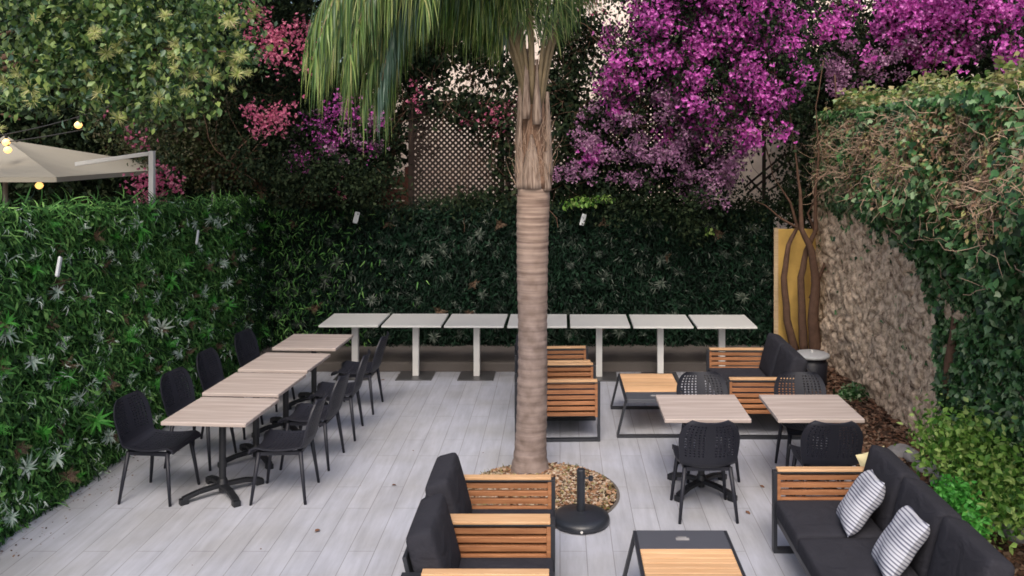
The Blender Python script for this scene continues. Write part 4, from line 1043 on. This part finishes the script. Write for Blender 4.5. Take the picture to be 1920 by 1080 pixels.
bigtree('evergreen_tree', 'dark evergreen tree behind the pink flowers left of the palm fronds', (-5.0, 15, 0), [BB(500,150,140,14.5), BB(620,90,150,14.8), BB(400,80,140,15), BB(560,290,100,14), BB(690,220,110,14.4), BB(660,330,70,14), BB(480,330,80,14), BB(380,330,60,13.8), ((-5.2,11.6,5.9),1.2), ((-4.2,11.0,6.3),1.0), ((-5.4,10.3,5.9),1.0)], 34000, M['dark_leaf'], .06, .12, 1100, .2, LEAF)  # blobs in world coordinates: overhead crown added out of view to shade the corner
bigtree('evergreen_tree', 'dark evergreen crown behind the hanging palm fronds', (-3.0, 14.6, 0), [BB(740,120,80,14), BB(760,60,80,14), BB(830,20,70,14), BB(720,300,50,13.6), BB(745,230,35,13.6), BB(780,150,30,13.5), ((-3.2,12.0,5.9),1.1), ((-.2,12.6,6.6),1.1), ((-2.4,11.3,6.4),.9)], 21000, M['dark_leaf'], .05, .11, 600, .17, LEAF)  # world-coordinate blobs: unseen overhead crown, added to darken the back wall
bigtree('evergreen_tree', 'dark evergreen tree behind the ivy crest at the top right', (6.0, 15, 0), [BB(1560,200,110,13.6), BB(1540,340,80,13.2), BB(1660,120,130,14), BB(1800,80,150,14.5), BB(1530,70,90,14), BB(1900,30,120,14.6), BB(1520,410,50,12.9)], 34000, M['dark_leaf'], .055, .11, 1100, .19, LEAF)
for k, (px, lab, Y_) in enumerate(((-150,'tall far tree at the left edge of the background',19),(150,'tall far tree behind the olive tree',19.5),(450,'tall far tree in the middle left background',19),(1850,'tall far tree at the right edge of the background',20),(1620,'tall far tree behind the top of the bougainvillea',21))):
    X, _, _ = P(px, 100, Y_)
    bigtree('evergreen_tree', lab, (X, Y_, 0), [((X+dx_, Y_+dy_, z_), rr_) for dx_, dy_, z_, rr_ in ((0,0,5,1.9),(-1.3,.3,3.4,1.7),(1.4,-.2,3.5,1.7),(0,.3,1.6,1.8),(.9,.5,6.4,1.5),(-1,.2,6.5,1.5),(1.6,.4,1.7,1.4),(-1.7,.4,1.6,1.4))], 16000, M['dark_leaf'], .13, .24, 700, .32, LEAF)

# 3. bougainvilleas
def bougain(name, label, org, leafblobs, nleaf, flblobs, nfl, mat, extra=None, twig=400, size=(.028,.05), cl=330, leaf='dark_leaf'):
    t = empty(name, org); tag(t, label, 'bougainvillea', 'flowering bougainvilleas')
    crown('leaves', leafblobs, nleaf, DIA, .035, .08, M[leaf], t, org, .3, .8, .9, max(50, nleaf//32), .11)
    crown('flowers', flblobs, nfl, BRACT, size[0], size[1], M[mat], t, org, .55, .2, .9, cl, .075)
    if extra: crown('faded_flowers', extra[0], extra[1], BRACT, .022, .04, M['mauve'], t, org, .4, .2, .9, extra[1]//34, .055)
    allb = leafblobs
    def stt(r):
        while True:
            b_ = allb[r.integers(len(allb))]
            if b_[0][2] > 2.75: break
        d = r.normal(size=3); d /= np.linalg.norm(d)
        return np.array(b_[0]) + d*b_[1]*r.random() - np.array(org)
    V, F = twigs(twig//2, stt, (.4, 1.1), (.003, .008), -.02, nfl, lambda r: (0,0,r.choice([-.3,.8]))); np_mesh('branches', V, F, M['brown_wood'], t)
    return t
org = (1.4, 12.9, 0)
fb = [BB(1290,60,90,11.6), BB(1390,50,100,11.4), BB(1440,140,70,11.3), BB(1340,150,80,11.3), BB(1180,140,55,11.8), BB(1170,75,45,12.0), BB(1240,110,60,11.7), BB(1450,210,45,11.3), BB(1370,230,55,11.4), BB(1270,190,50,11.6),
      BB(1190,215,35,11.8), BB(1480,60,35,11.5), BB(1300,250,30,11.7), BB(1400,190,50,11.2), BB(1230,10,60,11.8), BB(1350,-40,150,11.5), BB(1240,265,26,11.8), BB(1060,285,20,12.1), BB(1120,290,22,12.1), BB(1050,330,18,12.1), BB(1290,385,12,12), BB(1500,225,16,11.3),
      BB(1330,300,16,11.8), BB(1215,300,16,12), BB(1160,175,40,11.9)]
fbl = [BB(1300,80,140,12.2), BB(1420,140,110,12.1), BB(1180,150,90,12.4), BB(1250,260,90,12.4), BB(1320,290,70,12.3), BB(1150,290,70,12.6), BB(1080,260,50,12.7), BB(1070,180,45,12.8,(1,1,1),.5), BB(1220,350,60,12.4), BB(1330,360,55,12.4), BB(1110,370,45,12.6), BB(1400,30,120,12.3), BB(1150,340,60,12.7,(1,1,1),1.5), BB(1260,340,60,12.6), BB(1220,380,40,11.8), BB(1300,385,40,11.7), BB(1150,385,36,11.9),
       BB(1080,100,50,12.9,(1,1,1),.5), BB(1450,180,45,12.2), BB(1350,-40,170,12), BB(1400,400,35,12.4,(1,1,1),1.5), BB(1300,410,35,12.4), BB(1490,370,36,12.3,(1,1,1),1.2), ((1.2,12.0,5.6),.9,(1,1,1),.5), ((2.4,11.8,5.7),.9,(1,1,1),.5), ((.4,12.3,6.0),.8,(1,1,1),.5)]  # high world-coordinate blobs: leaves added above the view to shade the back wall
bougain('bougainvillea', 'huge purple bougainvillea hanging right of the palm trunk', org, fbl + fb[:12], 72000, fb, 14500, 'purple', ([BB(1250,230,90,11.9), BB(1340,270,80,11.8), BB(1140,240,60,12.2), BB(1200,300,60,12), BB(1320,340,60,12), BB(1080,300,50,12.3)], 6500), 500, (.032,.056), 260)
org = (4.4, 12.9, 0)
fb = [BB(1680,70,35,12.2), BB(1750,75,38,12.0), BB(1700,20,60,12.2), BB(1790,30,50,12.0), BB(1870,60,42,11.8), BB(1580,15,28,12.2), BB(1600,50,18,12.2), BB(1640,100,26,12.2), BB(1880,0,50,11.8), BB(1720,110,25,12), BB(1810,105,24,11.9), BB(1760,-50,110,12), BB(1830,60,35,12), BB(1700,105,30,12.1)]
bougain('bougainvillea', 'purple bougainvillea behind the ivy crest at the top right', org, [BB(1620,130,60,12.6), BB(1700,80,90,12.7), BB(1800,60,90,12.6), BB(1880,60,70,12.4), BB(1560,90,60,12.8), BB(1760,-60,120,12.6)] + fb[:6], 20000, fb + [BB(1900,100,25,11.8), BB(1660,130,22,12), BB(1560,60,25,12.1), BB(1520,10,30,12)], 5600, 'purple',
        ([BB(1600,120,50,12.3), BB(1660,110,50,12.2), BB(1560,150,35,12.3), BB(1800,60,60,12.2), BB(1720,60,60,12.2)], 3200), 200, (.036,.062), 150)
org = (-4.2, 12.7, 0)
fb = [BB(540,100,22,11), BB(500,75,20,11), BB(470,35,16,11), BB(525,85,20,11), BB(495,222,18,11), BB(530,217,18,11), BB(480,215,10,11), BB(512,232,14,11), BB(285,350,16,9.9), BB(250,352,10,9.9), BB(305,345,12,9.9), BB(240,268,14,9.8,(1.2,1,1)), BB(225,215,10,9.8), BB(640,346,8,12), BB(220,15,16,8.6), BB(455,20,10,11), BB(150,133,6,8), BB(890,232,9,12.6), BB(945,213,14,12.6), BB(975,208,10,12.6), BB(1105,5,12,12.2), BB(785,175,10,12.4), BB(560,60,14,11.5), BB(420,25,12,11)]
bougain('bougainvillea', 'pink bougainvillea trailing between the light green tree and the palm fronds', org, [BB(520,140,100,12.2), BB(500,60,90,12.2), BB(470,230,60,12.3), BB(570,250,80,12.4), BB(640,300,60,12.5), BB(300,320,40,11,(1,1,1),.4), BB(440,305,38,11.2), BB(500,325,40,11.5), BB(550,335,36,11.6), BB(470,345,26,11.3)], 17000, [(c_, r_*2.0)+tuple(x_) for c_, r_, *x_ in fb], 1500, 'pink', None, 118, (.024,.042), 105)
org = (-3.4, 12.8, 0)
fb = [BB(620,215,18,12), BB(615,262,22,12), BB(660,215,12,12.2), BB(640,190,14,12), BB(570,300,14,12.1), BB(600,240,14,12), BB(680,280,12,12.2), BB(700,230,14,12.2), BB(575,225,10,12)]
bougain('bougainvillea', 'small purple bougainvillea just under the hanging palm fronds', org, [BB(620,240,70,12.4), BB(690,260,60,12.5), BB(590,320,50,12.6), BB(680,340,45,12.6), BB(600,330,40,11.7), BB(660,340,38,11.8), BB(720,345,30,11.9)], 13000, fb, 650, 'purple', ([BB(600,270,60,12.2), BB(680,250,50,12.2), BB(570,325,30,12.2)], 800), 100, (.026,.045), 80)

# 4. climber covering parts of the trellis
org = (-.9, 12.9, 0); cl = empty('climber', org); tag(cl, 'sparse dark climber straggling over the trellis and cream wall behind the palm', 'climber')
cb = [BB(855,190,35,12.8), BB(900,205,40,12.8), BB(945,250,28,12.8), BB(945,310,22,12.8), BB(900,290,18,12.8,(1,1,1),.4), BB(820,130,40,13,(1,1,1),.5), BB(900,120,50,13.3,(1,1,1),.35), BB(850,80,40,13.3,(1,1,1),.5), BB(790,190,25,13,(1,1,1),.5), BB(860,385,30,12.7,(3,1,.5)), BB(955,370,25,12.7), BB(940,60,45,13.3,(1,1,1),.4),
      BB(1070,80,45,13.3,(1,1,1),.4), BB(1060,200,35,13,(1,1,1),.8), BB(1090,140,40,13,(1,1,1),.5), BB(1050,370,30,12.7), BB(930,200,30,12.8)]
cb += [BB(800,100,45,13.2), BB(850,60,45,13.3), BB(930,100,45,13.3), BB(1050,150,40,13.1), BB(1080,60,50,13.3), BB(1000,200,40,12.9), BB(1100,320,40,12.7), BB(1030,300,30,12.8), BB(960,150,35,13), BB(1090,240,40,12.8)]
crown('leaves', cb, 12500, LEAF, .05, .12, M['dark_leaf'], cl, org, .3, .8, .9, 330, .12)
def stt(r):
    b_ = cb[r.integers(len(cb))]; return np.array(b_[0]) + r.normal(size=3)*b_[1]*.7 - np.array(org)
V, F = twigs(420, stt, (.3, .9), (.003, .008), .0, 77, lambda r: (0,0,r.choice([-.8,.8]))); np_mesh('stems', V, F, M['brown_wood'], cl)
# fringe over the top of the back wall
org = (-1, 12.6, 0); fr_ = empty('hanging_creeper', org); tag(fr_, 'dark creeper hanging along the top edge of the back green wall', 'creeper')
hb = [BB(px, 392+8*math.sin(px*.02), 26, 12.5, (1.3,.8,.7)) for px in range(430, 1520, 34)]
crown('leaves', hb, 9000, DIA, .035, .08, M['dark_leaf'], fr_, org, .3, 1, .9, 900, .08)
crown('bright_leaves', [BB(1090,378,18,12.2,(1.6,1,.6)), BB(1130,372,14,12.2,(1.6,1,.5)), BB(1060,382,10,12.2), BB(1330,432,10,12.2)], 260, LEAF, .04, .08, M['shrub_leaf'], fr_, org, .3)

# 5. shrubs in the bed
def shrub(name, label, org, blobs, n, mat, s0, s1, clump, sp, nst=9):
    t = empty(name, org); tag(t, label, 'shrub', 'shrubs in the right planting bed')
    crown('foliage', blobs, n, LEAF, s0, s1, M[mat], t, org, .4, .3, .9, clump, sp)
    mb = MB(); r = random.Random(n)
    for b_ in blobs[:nst]:
        q = Vector(b_[0])-Vector(org); mb.tube([(r.uniform(-.08,.08), r.uniform(-.08,.08), -.05), (q.x*.4, q.y*.4, q.z*.55), tuple(q)], [.012,.008,.003], 5)
    mb.build('stems', M['brown_wood'], t, smooth=True)
shrub('green_shrub', 'bright yellow green shrub behind the right sofa', (3.25, 6.75, .1), [BB(1775,825,42,6.9), BB(1825,815,34,7.0), BB(1870,850,40,6.7), BB(1850,905,38,6.5), BB(1900,890,36,6.5), BB(1820,860,30,6.7), BB(1900,950,34,6.2), BB(1860,960,30,6.2), BB(1760,845,26,6.9), BB(1905,830,28,6.9), BB(1840,1000,20,6.0)], 4000, 'shrub_leaf', .03, .075, 130, .08, 11)
shrub('fern_shrub', 'low mid green plant at the foot of the bright shrub', (2.96, 6.35, .05), [BB(1790,925,24,6.3), BB(1810,945,20,6.2), BB(1830,985,18,5.9), BB(1765,935,12,6.3)], 900, 'bright_leaf', .03, .06, 60, .04)
shrub('dark_shrub', 'small dark plant at the foot of the bare stone wall', (3.42, 10.0, .1), [BB(1602,752,22,10.0), BB(1620,765,16,9.9), BB(1590,735,10,10.1)], 900, 'ivy_leaf', .04, .08, 50, .05)

# ------------------------------------------------------------------ fallen leaves on the patio
fl = [(735,912,'beside the left dining row',0),(1398,960,'between the palm pit and the right sofa',0),(1424,912,'nearer the right dining tables',0),(722,714,'by the white tables',0),(815,1045,'near the bottom armchair',1),(590,1000,'in the empty lower left patio',1)]
for i, (px, py, lab, pale) in enumerate(fl):
    Y = FPX*CH/(py-HY); x = (px-HX)*Y/FPX
    V, F = place(LEAF, np.zeros((1,3)), leaf_R(np.array([[0,0,1.]]), 0, .1), [.06]); o = np_mesh('fallen_leaf', V, F, M['litter']); o.location = (x, Y, .012)
    tag(o, 'small brown fallen leaf on the patio ' + lab, 'leaf', 'fallen leaves on the patio')

N = 700
k_ = rng.random(N)
x = np.where(k_ < .45, WX+.12+np.abs(rng.normal(size=N))*.16, np.where(k_ < .8, 2.8-np.abs(rng.normal(size=N))*.12, rng.uniform(-4.2, 2.7, N)))
y = np.where(k_ < .8, rng.uniform(4, 11.4, N), np.where(k_ < .93, 11.4-np.abs(rng.normal(size=N))*.12, rng.uniform(4.5, 11.4, N)))
pos = np.stack([x, y, np.full(N, .006)], 1)
V, F = place(FLAKE, pos, leaf_R(np.tile([0,0,1.], (N,1)), 0, .15), rng.uniform(.006, .022, N))
tag(np_mesh('dirt_debris', V, F, M['litter']), 'fine crumbs of dry leaf scattered along the edges of the patio', 'debris', kind='stuff')
